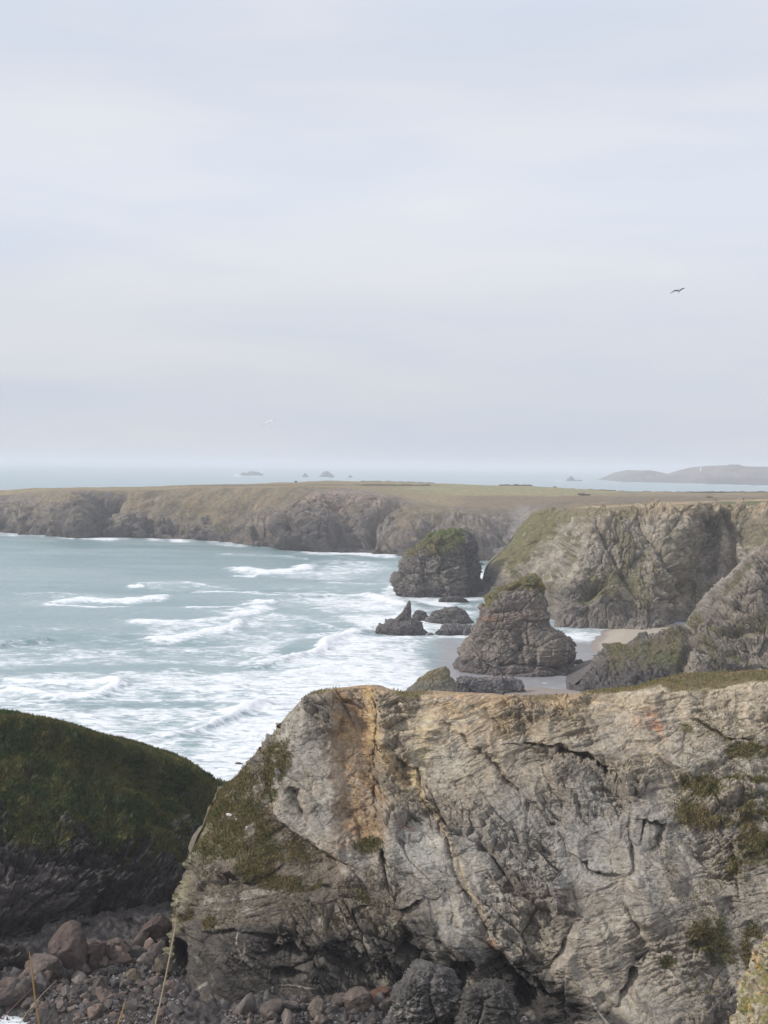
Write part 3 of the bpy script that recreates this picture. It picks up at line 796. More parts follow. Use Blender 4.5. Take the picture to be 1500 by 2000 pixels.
# ------------------------------------------------------------------ cliff round the bay on the right
def bay_cliff():
    M = 1000
    S = np.linspace(0, 1, M)
    T0, s0 = 26.0, 0.13
    bend = np.sqrt(np.clip(1 - (1 - np.clip(S / s0, 0, 1)) ** 2, 0, 1))
    u, v, Y0 = row([(930, 1172, None), (1000, 1185, None), (1070, 1216, None), (1090, 1232, None), (1200, 1237, None), (1260, 1241, None), (1340, 1224, None), (1400, 1226, None), (1500, 1240, None), (1950, 1290, None)], S)
    rows = [P(u, v, Y0 + 0 * (1 - bend))]; tips = [(u, Y0[0])]
    YY = Y0
    for pts, dY in (([(942, 1140), (1000, 1150), (1080, 1205), (1200, 1215), (1300, 1212), (1400, 1200), (1950, 1240)], 7),
                    ([(950, 1110), (1010, 1120), (1090, 1165), (1200, 1170), (1300, 1165), (1400, 1160), (1950, 1170)], 14),
                    ([(988, 1070), (1060, 1080), (1200, 1090), (1500, 1085), (1950, 1090)], 26),
                    ([(1013, 1033), (1090, 1035), (1200, 1035), (1500, 1030), (1950, 1030)], 38),
                    ([(1040, 1003), (1080, 996), (1130, 1001), (1179, 1003), (1219, 999), (1253, 992), (1312, 987.5), (1381, 984.5), (1463, 988), (1500, 990), (1950, 1000)], 52)):
        u, v, _ = row([(a, b, 0) for a, b in pts], S)
        T = 16 * (1 - bend)
        tips.append((u, YY[0] + dY + 16))
        rows.append(P(u, v, YY + dY + T))
    tl = YY[0] + 52 + 16
    u, v, _ = row([(a, b, 0) for a, b in [(1042, 1001), (1080, 992), (1130, 987.5), (1204, 984), (1303, 979.5), (1401, 976), (1500, 973), (1950, 960)]], S)
    Yb = YY + 52 + 70
    rows.append(P(u, v, tl + (Yb - tl) * bend))
    zt = rows[-1][:, 2]
    for k, z, dy in ((4, 34, 22), (3, 24, 36), (2, 14, 60), (1, 6, 80), (0, -2, 120)):
        uu, yt = tips[k]
        z0 = rows[k][0, 2]
        zz = z0 + (z - z0) * np.clip(bend, 0, 1)
        rows.append(Z(uu, zz, yt + (Yb + dy - yt) * bend))
    V = loft(rows, [40, 60, 90, 70, 60, 24, 24, 10, 10, 8, 8])
    n = normals(V)
    if n[150, M // 2, 1] > 0: n = -n
    u, v = proj(V)
    jt = np.arange(V.shape[0])[:, None] + 0 * u
    front = 1 - smooth(308, 322, jt)
    plat = smooth(312, 324, jt) * (1 - smooth(352, 372, jt))
    k1 = fbm(V, 34, 4, seed=401); k2 = fbm(V, 10, 4, seed=402); k3 = fbm(V, 3, 3, seed=403)
    wu = u + 10 * k2; wv = v + 7 * k2
    D = 4 * k1 + 2.4 * ridged(V * np.array([1, 1, .35]), 30, 3, .5, seed=404)
    D -= 12 * ell(wu, wv, 1378, 1010, 10, 30, .6, .3); D -= 8 * ell(wu, wv, 1385, 1060, 16, 50, .7)
    D -= 12 * ell(wu, wv, 1323, 1192, 8, 22, .4)
    D -= 10 * ell(wu, wv, 1160, 1155, 26, 16, .6) + 5 * ell(wu, wv, 1010, 1130, 18, 26, .6)
    D += 9 * ell(wu, wv, 1190, 1190, 34, 34, .6) + 5 * ell(wu, wv, 1130, 1205, 30, 24, .7)
    D -= 6 * ell(wu, wv, 1196, 1050, 20, 16, .6) 
    for pts, w, dep in (([(1250, 1020), (1290, 1080), (1330, 1150)], 7, 3), ([(1170, 1030), (1210, 1110), (1240, 1160)], 7, 3), ([(1420, 1010), (1440, 1080), (1430, 1130)], 8, 4),
                        ([(1100, 1040), (1080, 1110), (1090, 1160)], 7, 3), ([(1340, 1000), (1300, 1060)], 5, 3), ([(1290, 1130), (1320, 1180)], 6, 3)):
        d, s, p = polydist(wu, wv, pts)
        D -= dep * np.exp(-(d / w) ** 2); D += 1.6 * s * np.exp(-d / 22) * smooth(0, 3, d)
    tip_g = np.clip(smooth(0, 20, np.interp(v, [990, 1040, 1080, 1130, 1160, 1250], [1110, 1095, 1050, 1010, 960, 900]) + 20 * k2 - u), 0, 1)
    tip_g = np.clip(tip_g + .5 * (k2 + k3) * (tip_g > 0) * (tip_g < 1), 0, 1)
    grass = tip_g * (1 - smooth(1105, 1150, v + 20 * k2 + (1010 - u) * 0.4))
    for g in ((1192, 1172, 20, 12, 0), (1160, 1182, 22, 6, 0), (1196, 1130, 18, 14, 0), (1235, 1138, 16, 16, 0), (1330, 1085, 40, 50, .3), (1350, 1140, 36, 30, 0), (1480, 1050, 40, 30, -.4), (1440, 1020, 40, 14, -.5), (1130, 1012, 60, 12, 0), (1150, 1000, 60, 8, 0)):
        grass = np.maximum(grass, ell(wu, wv, *g[:4], .5, g[4]) * (0.85 if g[0] not in (1330, 1350) else .65))
    rr = rock_relief(V, 13, 421, ang=1.0, amp=2.9, levels=5, bed=0.35, aniso=(1, 1, .55))
    rr = rr * (1 - .6 * grass)
    lg = smooth(.0, .22, fbm(V, 16, 3, seed=431) - .02) * smooth(.0, .25, k3 + .5 * n[..., 2] - .05)
    grass = np.maximum(grass, .7 * lg * (v < 1190))
    edge = (0.3 + .7 * smooth(0, .05, S))[None, :]
    V2 = V + n * (((D + rr) * front * edge * smooth(0, 6, jt) + plat * .6 * k2))[..., None]
    col = np.ones(V.shape) * np.array([0.235, 0.215, 0.19])
    col = paint(col, smooth(-.1, .3, k1) * .6, (0.20, 0.188, 0.175))
    col = paint(col, smooth(0, .35, k2) * .6, (0.30, 0.275, 0.24))
    col = paint(col, smooth(0.05, .35, -k2) * .5, (0.145, 0.13, 0.12))
    col = paint(col, smooth(.1, .45, k3) * .3, (0.34, 0.31, 0.28))
    below = v - np.interp(u, [1040, 1179, 1253, 1312, 1463, 1500], [1003, 1003, 992, 987, 988, 990])
    col = paint(col, (1 - smooth(4, 50, below + 22 * k1)) * smooth(1120, 1180, u) * .65, (0.31, 0.245, 0.165))
    for g, c in (((1370, 1035, 18, 50), (.15, .125, .11)), ((1215, 1050, 26, 26), (.15, .14, .14)), ((1160, 1030, 20, 25), (.2, .17, .15)), ((1310, 1120, 10, 36), (.33, .32, .3)), ((1425, 1080, 20, 30), (.30, .255, .21))):
        col = paint(col, ell(wu, wv, *g, .6) * .6, c)
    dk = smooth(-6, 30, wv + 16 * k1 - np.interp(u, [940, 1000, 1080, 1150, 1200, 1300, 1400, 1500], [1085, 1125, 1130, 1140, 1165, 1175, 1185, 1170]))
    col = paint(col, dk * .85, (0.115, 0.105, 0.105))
    col = paint(col, smooth(-4, 10, wv - np.interp(u, [1080, 1200, 1300, 1400], [1225, 1218, 1196, 1190])) * .7 * smooth(1180, 1230, u), (0.19, 0.175, 0.165))
    d, s, p = polydist(wu, wv, [(1085, 1190), (1120, 1180), (1150, 1200)])
    col = paint(col, np.exp(-(d / 12) ** 2) * smooth(-.1, .2, k3) * .5, (0.28, 0.25, 0.235))
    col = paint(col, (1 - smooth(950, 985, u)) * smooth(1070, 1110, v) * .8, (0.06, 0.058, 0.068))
    gc = np.ones(V.shape) * np.array([0.125, 0.115, 0.05])
    gc = paint(gc, smooth(-.1, .3, k2) * .6, (0.16, 0.13, 0.068))
    gc = paint(gc, smooth(.1, .4, k3) * .4, (0.09, 0.085, 0.04))
    gc = paint(gc, smooth(1250, 1300, u) * .6, (0.15, 0.125, 0.085))
    col = col * np.array([1.22, 1.17, 1.06])
    gg = np.clip(grass * smooth(-.6, .0, k3 + .25), 0, 1)[..., None]
    col = col * (1 - gg) + gc * gg
    pc = np.ones(V.shape) * np.array([0.17, 0.135, 0.08])
    pth = np.abs(v - np.interp(u, [1100, 1204, 1303, 1401, 1500], [993, 988.5, 983, 979, 976.5]))
    pc = paint(pc, (1 - smooth(1.0, 3.0, pth)) * smooth(1110, 1160, u) * .9, (0.33, 0.25, 0.16))
    pc = paint(pc, smooth(1380, 1420, u) * smooth(978, 980, v) * .7, (0.10, 0.105, 0.045))
    pp = plat[..., None]
    col = col * (1 - pp) + pc * pp
    col *= (1 + .2 * fbm(V, 1.5, 2, seed=406))[..., None]
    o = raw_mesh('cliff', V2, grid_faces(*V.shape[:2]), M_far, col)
    tag(o, 'tall grey-brown cliff round the bay with a footpath along its top', kind='structure')
bay_cliff()

# ------------------------------------------------------------------ bluff between the bay and the near cliff
def bluff():
    M = 800
    S = np.linspace(0, 1, M)
    T0, s0 = 8.0, 0.10
    bend = np.sqrt(np.clip(1 - (1 - np.clip(S / s0, 0, 1)) ** 2, 0, 1))
    u, v, Y = row([(1092, 1358, None), (1200, 1364, None), (1350, 1380, None), (1900, 1400, None)], S)
    rows = [P(u, v, Y)]; tips = [(u, Y[0])]
    lv = [([(1122, 1340), (1200, 1335), (1350, 1340), (1500, 1335), (1900, 1330)], 431, 420),
          ([(1158, 1308), (1300, 1300), (1400, 1290), (1900, 1270)], 437, 428),
          ([(1170, 1280), (1230, 1278), (1300, 1270), (1380, 1240), (1450, 1200), (1900, 1160)], 443, 436)]
    for pts, a, b in lv:
        u, v, _ = row([(x, y, 0) for x, y in pts], S)
        Yr = a + (b - a) * S; tips.append((u, a + 5))
        rows.append(P(u, v, Yr + 5 * (1 - bend)))
    u, v, _ = row([(a, b, 0) for a, b in [(1180, 1264), (1190, 1258), (1205, 1257), (1225, 1261), (1245, 1250), (1265, 1243), (1300, 1240), (1342, 1229), (1352, 1214), (1370, 1186), (1400, 1152), (1440, 1112), (1470, 1085), (1500, 1064), (1600, 1030), (1900, 990)]], S)
    Yc = 450 + 22 * S
    rows.append(P(u, v, Yc)); crest = rows[-1]
    rows.append(crest + np.stack([0 * S, 9 * bend + .2, -1.5 + 0 * S], -1))
    for k, zf, dy in ((3, .75, 14), (2, .5, 26), (1, .2, 40), (0, -.05, 55)):
        uu, yt = tips[k]; z0 = rows[k][0, 2]
        zz = z0 + (crest[:, 2] * zf - z0) * bend
        rows.append(Z(uu, zz, yt + (Yc + dy - yt) * bend))
    V = loft(rows, [40, 60, 70, 140, 14, 12, 10, 10, 8])
    n = normals(V)
    if n[100, M // 2, 1] > 0: n = -n
    u, v = proj(V)
    k1 = fbm(V, 24, 4, seed=501); k2 = fbm(V, 7, 4, seed=502); k3 = fbm(V, 2, 3, seed=503)
    wu = u + 10 * k2; wv = v + 8 * k2
    jt = np.arange(V.shape[0])[:, None] + 0 * u
    front = 1 - smooth(312, 330, jt)
    D = 2.5 * k1 + 2.2 * ridged(V, 16, 3, .5, seed=504)
    D -= 4 * ell(wu, wv, 1345, 1270, 12, 50, .6, .25)
    D += 3.5 * ell(wu, wv, 1380, 1290, 40, 40, .7)
    D -= 4 * ell(wu, wv, 1450, 1312, 40, 6, .5) + 3 * ell(wu, wv, 1435, 1235, 30, 8, .5)
    grass = np.maximum(0, smooth(1175, 1200, u) * (1 - smooth(1330, 1350, wu)) * smooth(1243, 1262, v + 20 * (u > 1300)) * (1 - smooth(1290, 1335, wv + 8 * k1)) * .9)
    for g in ((1380, 1265, 22, 18, .5), (1400, 1295, 18, 26, 0), (1480, 1220, 50, 18, -.2), (1440, 1140, 40, 10, -.8), (1360, 1215, 16, 14, 0), (1400, 1230, 20, 8, 0), (1440, 1290, 30, 10, .5)):
        grass = np.maximum(grass, ell(wu, wv, *g[:4], .5, g[4]) * .9)
    grass *= smooth(-.5, .1, k3 + k2 + .2)
    rr = rock_relief(V, 9, 521, ang=-.8, amp=2.2, levels=5, bed=0.8) * (1 - .65 * grass)
    edge = (0.75 + .25 * smooth(0, .05, S))[None, :]
    cr = 1 - .6 * smooth(290, 312, jt)
    V2 = V + n * ((D + rr) * front * edge * cr)[..., None]
    col = np.ones(V.shape) * np.array([0.20, 0.183, 0.165])
    col = paint(col, smooth(-.1, .3, k1) * .6, (0.235, 0.222, 0.21))
    col = paint(col, smooth(0, .35, k2) * .5, (0.30, 0.28, 0.255))
    col = paint(col, smooth(.05, .35, -k2) * .5, (0.12, 0.11, 0.105))
    le = 1 - smooth(1330, 1350, wu)
    col = col * np.array([1.12, 1.06, .97])
    col = paint(col, le * .7, (0.125, 0.112, 0.102))
    col = paint(col, le * smooth(1285, 1320, wv) * .7, (0.085, 0.076, 0.078))
    col = paint(col, smooth(1320, 1350, wv) * .5, (.1, .09, .09))
    gc = np.ones(V.shape) * np.array([0.10, 0.094, 0.042])
    gc = paint(gc, smooth(-.1, .3, k2) * .7, (0.13, 0.10, 0.062))
    gc = paint(gc, ell(u, v, 1300, 1295, 40, 20, .6) * .5, (0.075, 0.09, 0.03))
    gc = paint(gc, ell(u, v, 1200, 1262, 20, 6, .6) * .7, (0.24, 0.19, 0.05))
    gg = np.clip(grass, 0, 1)[..., None]
    col = col * (1 - gg) + gc * gg
    col *= (1 + .2 * fbm(V, 1., 2, seed=506))[..., None]
    o = raw_mesh('bluff', V2, grid_faces(*V.shape[:2]), M_mid, col)
    tag(o, 'grey bluff with a lower green hump between the sandy bay and the near cliff', kind='structure')
bluff()

# ------------------------------------------------------------------ free-standing rocks
def rock_thing(name, label, cat, levels, Y, dr=0.9, L=6.0, amp=1.0, seed=1, K=260, R=180, ang=0.1, green=0, colr=(0.15, 0.135, 0.122), alt=(0.21, .185, .16),
               dark=(0.085, .08, .08), darkz=2.5, mat=None, sq=2.6, group=None, zfoot=-1.5, shear=0.0, dmax=None, rel=None, painter=None, gcol=(0.12, 0.115, 0.04), topflat=0.5):
    """levels: (v, uL, uR) from the top down; the plan section at each height is a rounded block"""
    lv = np.array(levels, float)
    vb = vhor(0.5 * (lv[-1, 1] + lv[-1, 2])) + (CAMZ - zfoot) * F / Y
    if vb > lv[-1, 0]:
        lv = np.vstack([lv, [vb, lv[-1, 1] - (vb - lv[-1, 0]) * .15, lv[-1, 2] + (vb - lv[-1, 0]) * .15]])
    q = np.linspace(lv[0, 0], lv[-1, 0], R)
    lr = pchip(lv[:, 0], lv[:, 1:], q)
    pl = P(lr[:, 0], q, Y); pr = P(lr[:, 1], q, Y)
    z = 0.5 * (pl[:, 2] + pr[:, 2]); zt = z[0]; zb = z[-1]
    cx = 0.5 * (pl[:, 0] + pr[:, 0]); hx = 0.5 * (pr[:, 0] - pl[:, 0])
    hy = hx * dr
    if dmax: hy = np.minimum(hy, dmax)
    th = np.linspace(0, 2 * np.pi, K, endpoint=False)
    c, s = np.cos(th), np.sin(th)
    rx = np.sign(c) * np.abs(c) ** (2 / sq); ry = np.sign(s) * np.abs(s) ** (2 / sq)
    side = np.stack([cx[:, None] + hx[:, None] * rx, Y + hy[:, None] * ry + shear * (zt - z)[:, None] * 0, z[:, None] + 0 * rx], -1)
    # cap: rings shrinking to the centre line
    nt_ = 26
    t = np.linspace(0, 1, nt_, endpoint=False)
    cap = np.stack([cx[0] + hx[0] * t[:, None] * rx, Y + hy[0] * t[:, None] * ry, zt + topflat * hx[0] * 0.5 * (1 - t[:, None] ** 2) + 0 * rx], -1)
    V = np.concatenate([cap, side], 0)
    n = normals(V, True)
    mid = V.shape[0] // 2
    if n[mid, 3 * K // 4, 1] > 0: n = -n
    n[:3] = (0, 0, 1)
    u, v = proj(V)
    W = V + np.array([seed * 3.1, 0, 0])
    rr = rock_relief(W, L * 1.3, seed, ang=ang, amp=amp * 1.25, levels=5, bed=0.3, aniso=(1, 1, .85))
    k1 = fbm(W, L * 1.5, 3, seed=seed + 5); k2 = fbm(W, L * .5, 4, seed=seed + 6); k3 = fbm(W, L * .12, 3, seed=seed + 8)
    D = rr + amp * k1 * 0.9
    Dc = rock_relief(W, L * .42, seed + 11, ang=ang + .2, amp=amp * (.2 if L > 3.45 else .14), levels=3, bed=.5, aniso=(1, 1, .6))
    if rel is not None: D = D + rel(u + 5 * k2, v + 5 * k2, V)
    ez = smooth(0, 6, np.arange(V.shape[0]))[:, None]
    wl = np.concatenate([np.full(nt_, np.clip(hx[0] / (.9 * L), .22, 1)), np.clip(hx / (.9 * L), .22, 1)])[:, None]
    V2 = V + n * ((D * wl + Dc * np.clip(wl * 1.6, .35, 1)) * (0.35 + .65 * ez))[..., None]
    n2 = normals(V2, True)
    if n2[mid, 3 * K // 4, 1] > 0: n2 = -n2
    nzs = n[..., 2] + .25 * n2[..., 2]
    col = np.ones(V.shape) * np.array(colr)
    col = paint(col, smooth(-.15, .3, k2) * .7, alt)
    col = paint(col, smooth(.05, .4, k3) * .35, np.array(alt) * 1.25)
    col = paint(col, smooth(.05, .4, -k3) * .4, dark)
    strat = fbm(lay(W, ang) / np.array([8, 8, 1]), L * .18, 3, seed=seed + 9)
    col = paint(col, smooth(.1, .4, strat) * .35, np.array(alt) * 1.2)
    col = paint(col, (1 - smooth(darkz * .5, darkz * 1.4, V[..., 2] + darkz * .5 * k2)) * .75, dark)
    if green:
        g = smooth(.30, .75, nzs + .5 * k2 + .25 * k1 + (V[..., 2] - zt) / (zt - zb) * (1.1 / green) * .6 + .1)
        gc = np.ones(V.shape) * np.array(gcol)
        gc = paint(gc, smooth(-.1, .3, k3) * .7, np.array(gcol) * np.array([1.35, 1.15, 1.2]))
        col = col * (1 - g[..., None]) + gc * g[..., None]
    if painter: col = painter(col, u + 4 * k2, v + 4 * k2, k2, k3)
    # wrap seam is closed by modular faces; add a tip vertex row collapse
    o = raw_mesh(name, V2, grid_faces(V.shape[0], K, True), mat or M_mid, col)
    tag(o, label, cat, group)
    return o

def rel1(u, v, V):
    d, s, p = polydist(u, v, [(908, 1050), (912, 1100), (918, 1160)])
    r = 1.2 * ell(u, v, 850, 1110, 30, 40, .7) - 2.5 * smooth(905, 935, u) * smooth(1050, 1080, v)
    d, s, p = polydist(u, v, [(828, 1100), (850, 1085), (890, 1080)]); r -= 1.2 * np.exp(-(d / 4) ** 2)
    d, s, p = polydist(u, v, [(800, 1140), (850, 1130), (900, 1125)]); r -= 1.2 * np.exp(-(d / 4) ** 2)
    return r
def pn1(col, u, v, k2, k3):
    g = smooth(0, 14, np.interp(u, [780, 800, 830, 860, 880, 905, 930], [1098, 1092, 1085, 1098, 1080, 1070, 1050]) - v + 16 * k2) * (1 - smooth(903, 912, u))
    c = np.ones(col.shape) * np.array([.115, .108, .045])
    c = paint(c, smooth(-.1, .3, k2) * .7, (.17, .135, .07))
    c = paint(c, (1 - smooth(1048, 1062, v)) * .7, (.10, .125, .035))
    g = np.clip(g, 0, 1)[..., None]
    col = col * (1 - g) + c * g
    col = paint(col, smooth(908, 916, u) * .6, (.05, .048, .055))  # shade of the right face, turned from the sun, painted into the colour
    return col
rock_thing('sea_stack', 'largest sea stack, square-shouldered with a green turf cap, just off the bay cliff', 'sea stack',
           [(1044, 856, 916), (1050, 833, 925), (1060, 818, 931), (1073, 800, 936), (1093, 789, 939), (1117, 785, 941), (1127, 770, 942), (1143, 768, 945), (1157, 776, 948), (1168, 786, 952)],
           742, dr=.62, L=9, amp=1.9, seed=31, ang=-.15, green=0, rel=rel1, painter=pn1, colr=(.135, .122, .108), alt=(.19, .17, .148), K=420, R=260, darkz=5, dark=(.085, .075, .078))
def rel2(u, v, V):
    r = 2.0 * ell(u, v, 1085, 1270, 30, 22, .6) - 2.2 * ell(u, v, 1015, 1255, 10, 18, .6) + 1.6 * ell(u, v, 1000, 1170, 50, 14, .7)
    r -= 1.8 * ell(u, v, 965, 1192, 28, 6, .5) + 1.4 * np.exp(-((v - 1300 - (u - 1000) * .05) / 4) ** 2) * (u > 975)
    d, s, p = polydist(u, v, [(935, 1240), (990, 1250), (1010, 1290), (980, 1310)]); r -= 1.3 * np.exp(-(d / 5) ** 2)
    r += 1.6 * smooth(1298, 1304, v) * (u > 960)
    return r
def pn2(col, u, v, k2, k3):
    g = smooth(0, 12, np.interp(u, [925, 950, 980, 1010, 1040, 1060, 1075], [1190, 1184, 1168, 1158, 1160, 1165, 1150]) - v + 14 * k2)
    c = np.ones(col.shape) * np.array([.13, .115, .045])
    c = paint(c, smooth(-.1, .3, k3) * .6, (.085, .085, .03))
    c = paint(c, smooth(.1, .4, k2) * .5, (.20, .165, .075))
    c = paint(c, smooth(.2, .5, k3) * .5, (.26, .24, .17))
    g = np.clip(g, 0, 1)[..., None]
    col = col * (1 - g) + c * g
    col = paint(col, ell(u, v, 1055, 1140, 4, 18, .6) * .7, (.30, .22, .06))
    col = paint(col, ell(u, v, 1015, 1205, 40, 16, .6) * .45, (.26, .20, .165))
    col = paint(col, ell(u, v, 955, 1208, 20, 5, .6) * .6, (.28, .16, .09))
    col = paint(col, smooth(1302, 1308, v) * .5, (.13, .105, .095))
    return col
rock_thing('sea_stack', 'tall leaning sea stack with yellow-green crest standing in the middle of the bay', 'sea stack',
           [(1119, 1041, 1046), (1125, 1028, 1051), (1133, 1005, 1056), (1148, 983, 1061), (1160, 968, 1066), (1175, 948, 1068), (1190, 933, 1068), (1207, 931, 1073), (1223, 927, 1080), (1236, 925, 1094),
            (1250, 921, 1108), (1263, 911, 1111), (1280, 901, 1111), (1295, 895, 1108), (1303, 889, 1113), (1318, 886, 1116)],
           475, dr=.75, L=7, amp=1.35, topflat=0.1, seed=57, ang=.08, rel=rel2, painter=pn2, colr=(.165, .142, .122), alt=(.22, .185, .155), K=460, R=320, darkz=4, dark=(.10, .09, .09))
rock_thing('sea_rock', 'sharp dark pinnacle rock standing in the surf', 'rock',
           [(1173, 798, 801), (1182, 793, 803), (1192, 787, 805), (1202, 780, 806), (1211, 768, 811), (1217, 748, 820), (1224, 738, 824), (1233, 735, 830), (1240, 733, 834)],
           572, dr=.7, L=3.5, amp=.7, seed=71, ang=.9, colr=(.105, .098, .098), alt=(.15, .135, .125), sq=2.2, topflat=.2, darkz=2)
rock_thing('sea_rock', 'small rounded rock tucked behind the pinnacle rock', 'rock',
           [(1192, 812, 824), (1196, 808, 832), (1204, 806, 835), (1212, 805, 837)], 615, L=3, amp=.5, seed=73, colr=(.10, .095, .1), alt=(.14, .13, .125))
rock_thing('sea_rock', 'long two-humped rock in the surf, farther one right of the pinnacle', 'rock',
           [(1187, 884, 904), (1191, 846, 909), (1197, 840, 915), (1205, 837, 918), (1213, 834, 922)], 610, dr=.45, L=4, amp=.8, seed=75, colr=(.14, .13, .125), alt=(.19, .175, .165), darkz=1.5, topflat=.1)
rock_thing('sea_rock', 'low lumpy rock in the surf beside the leaning stack', 'rock',
           [(1219, 888, 910), (1224, 872, 920), (1231, 853, 926), (1238, 849, 929), (1243, 848, 930)], 572, dr=.45, L=4, amp=.8, seed=77, colr=(.13, .125, .13), alt=(.185, .175, .175), darkz=1.5, topflat=.1)
rock_thing('sea_rock', 'tiny rock between the pinnacle and the lumpy rock', 'rock', [(1236, 839, 843), (1239, 836, 847), (1242, 835, 848)], 569, L=1.5, amp=.3, seed=78, K=80, R=40, colr=(.11, .1, .1))
rock_thing('sea_rock', 'low dark ledge at the foot of the largest sea stack', 'rock', [(1165, 865, 905), (1169, 859, 912), (1175, 857, 915), (1182, 856, 916)], 705, dr=.5, L=4, amp=.7, seed=79, colr=(.10, .092, .095), alt=(.14, .13, .13), topflat=.1)
def pn3(col, u, v, k2, k3):
    g = smooth(0, 10, np.interp(u, [790, 830, 870, 885, 895], [1345, 1335, 1330, 1335, 1340]) - v + 14 * k2)
    return paint(col, g * .75, (.15, .125, .065))
rock_thing('sea_rock', 'mossy triangular rock rising just behind the near cliff edge', 'rock',
           [(1301, 868.5, 871), (1309, 848, 877), (1318, 831, 881), (1330, 815, 887), (1340, 803, 890), (1350, 793, 896)], 405, dr=.8, L=4, amp=.4, seed=81, ang=.6, painter=pn3, colr=(.14, .125, .10), alt=(.18, .16, .12), sq=2.0, topflat=.0)
rock_thing('sea_rock', 'flat-topped grey rock just behind the near cliff edge', 'rock',
           [(1324, 905, 1000), (1327, 893, 1014), (1334, 888, 1019), (1341, 887, 1024), (1358, 886, 1028)], 420, dr=.22, L=4.5, amp=.8, seed=83, ang=1.2, colr=(.14, .13, .13), alt=(.21, .19, .19), darkz=1.2, topflat=.03)
rock_thing('sea_rock', 'dark weedy ledge joining the leaning stack to the bluff', 'rock', [(1294, 1118, 1142), (1299, 1108, 1156), (1306, 1104, 1162), (1314, 1104, 1160)], 490, dr=.8, L=3, amp=.9, seed=85, colr=(.07, .066, .068), alt=(.11, .1, .1), topflat=.05)
rock_thing('sea_rock', 'broad low rock shelf under the right side of the leaning stack', 'rock', [(1314, 975, 1105), (1318, 965, 1112), (1326, 962, 1114)], 463, dr=.16, L=4, amp=.5, seed=86, colr=(.12, .105, .1), alt=(.16, .14, .13), topflat=.01)
for i, (lab, a, b, t, bt, Yd) in enumerate((
        ('left of two small wet rocks in the channel by the bluff', 1112, 1122, 1330, 1335, 445),
        ('right of two small wet rocks in the channel by the bluff', 1123, 1136, 1327, 1336, 444),
        ('flat wet rock on the brown sand beside the bluff', 1060, 1092, 1352, 1358, 424),
        ('larger dark reef rock awash left of the near cliff', 454, 480, 1489, 1497, 322),
        ('smaller dark reef rock awash left of the near cliff', 433, 444, 1497, 1501, 320),
        ('tiny reef rock between its two neighbours left of the near cliff', 446, 452, 1495, 1499, 321),
        ('left half of a small twin reef rock off the far headland', 753, 765, 1096, 1099, 1003),
        ('right half of a small twin reef rock off the far headland', 767, 778, 1096.5, 1099.5, 1000),
        ('long low dark reef under the middle of the far headland', 575, 640, 1072, 1079, 1130),
        ('low dark reef under the far headland at the left', 110, 150, 1043, 1049, 1330),
        ('small dark reef in the foam beneath the left cleft of the far headland', 170, 192, 1049, 1053.5, 1290),
        ('tiny offshore rock in open water beneath the far headland', 373, 386, 1056, 1059, 1240),
        ('reef rock at the corner of the far headland by the cave', 655, 690, 1072, 1080, 1105))):
    rock_thing('reef_rock', lab, 'rock', [(t, a * .7 + b * .3, a * .35 + b * .65), ((t + bt) / 2, a * .9 + b * .1, a * .1 + b * .9), (bt, a, b)], Yd, dr=.5,
               L=max(1.2, (b - a) * Yd / F * .3), amp=(b - a) * Yd / F * .05, seed=100 + i * 3, K=90, R=36, colr=(.075, .07, .075), alt=(.12, .11, .11), topflat=.1, group='wet reef rocks in the surf')

# ------------------------------------------------------------------ offshore islets, far cape, lighthouse
def islet(label, levels, Yd, seed):
    w = (levels[-1][2] - levels[-1][1]) * Yd / F
    rock_thing('islet', label, 'islet', levels, Yd, dr=.6, L=w * .3, amp=w * .05, seed=seed, K=90, R=50, colr=(.10, .095, .09), alt=(.15, .14, .13), dark=(.06, .06, .06), mat=M_hazyland, group='rocky islets on the horizon', topflat=.1, darkz=5, zfoot=-3)
islet('long low islet with surf on its left end, near the horizon', [(920.8, 487, 497), (922.5, 480, 503), (925, 470, 508), (928.5, 467, 511)], 7900, 131)
islet('rounded steep islet right of the small pointed one', [(920.5, 636, 641), (923, 631, 645), (927, 626, 649), (931.2, 622, 652)], 7300, 133)
islet('small pointed islet between the long and the rounded islets', [(924, 595, 596.5), (926.5, 593, 598.5), (930.5, 590.5, 602)], 7300, 135)
islet('barely visible islet dot right of the rounded islet', [(928.8, 682, 686), (931.3, 680, 688)], 7350, 137)
islet('pyramid islet with a low tail, left of the far cape', [(929.8, 1115, 1116.5), (933.5, 1111, 1120), (937, 1107.5, 1124), (939.3, 1106, 1128)], 6900, 139)
islet('flat skerry trailing right of the pyramid islet', [(937.6, 1127, 1134), (939.4, 1124, 1138)], 6880, 141)

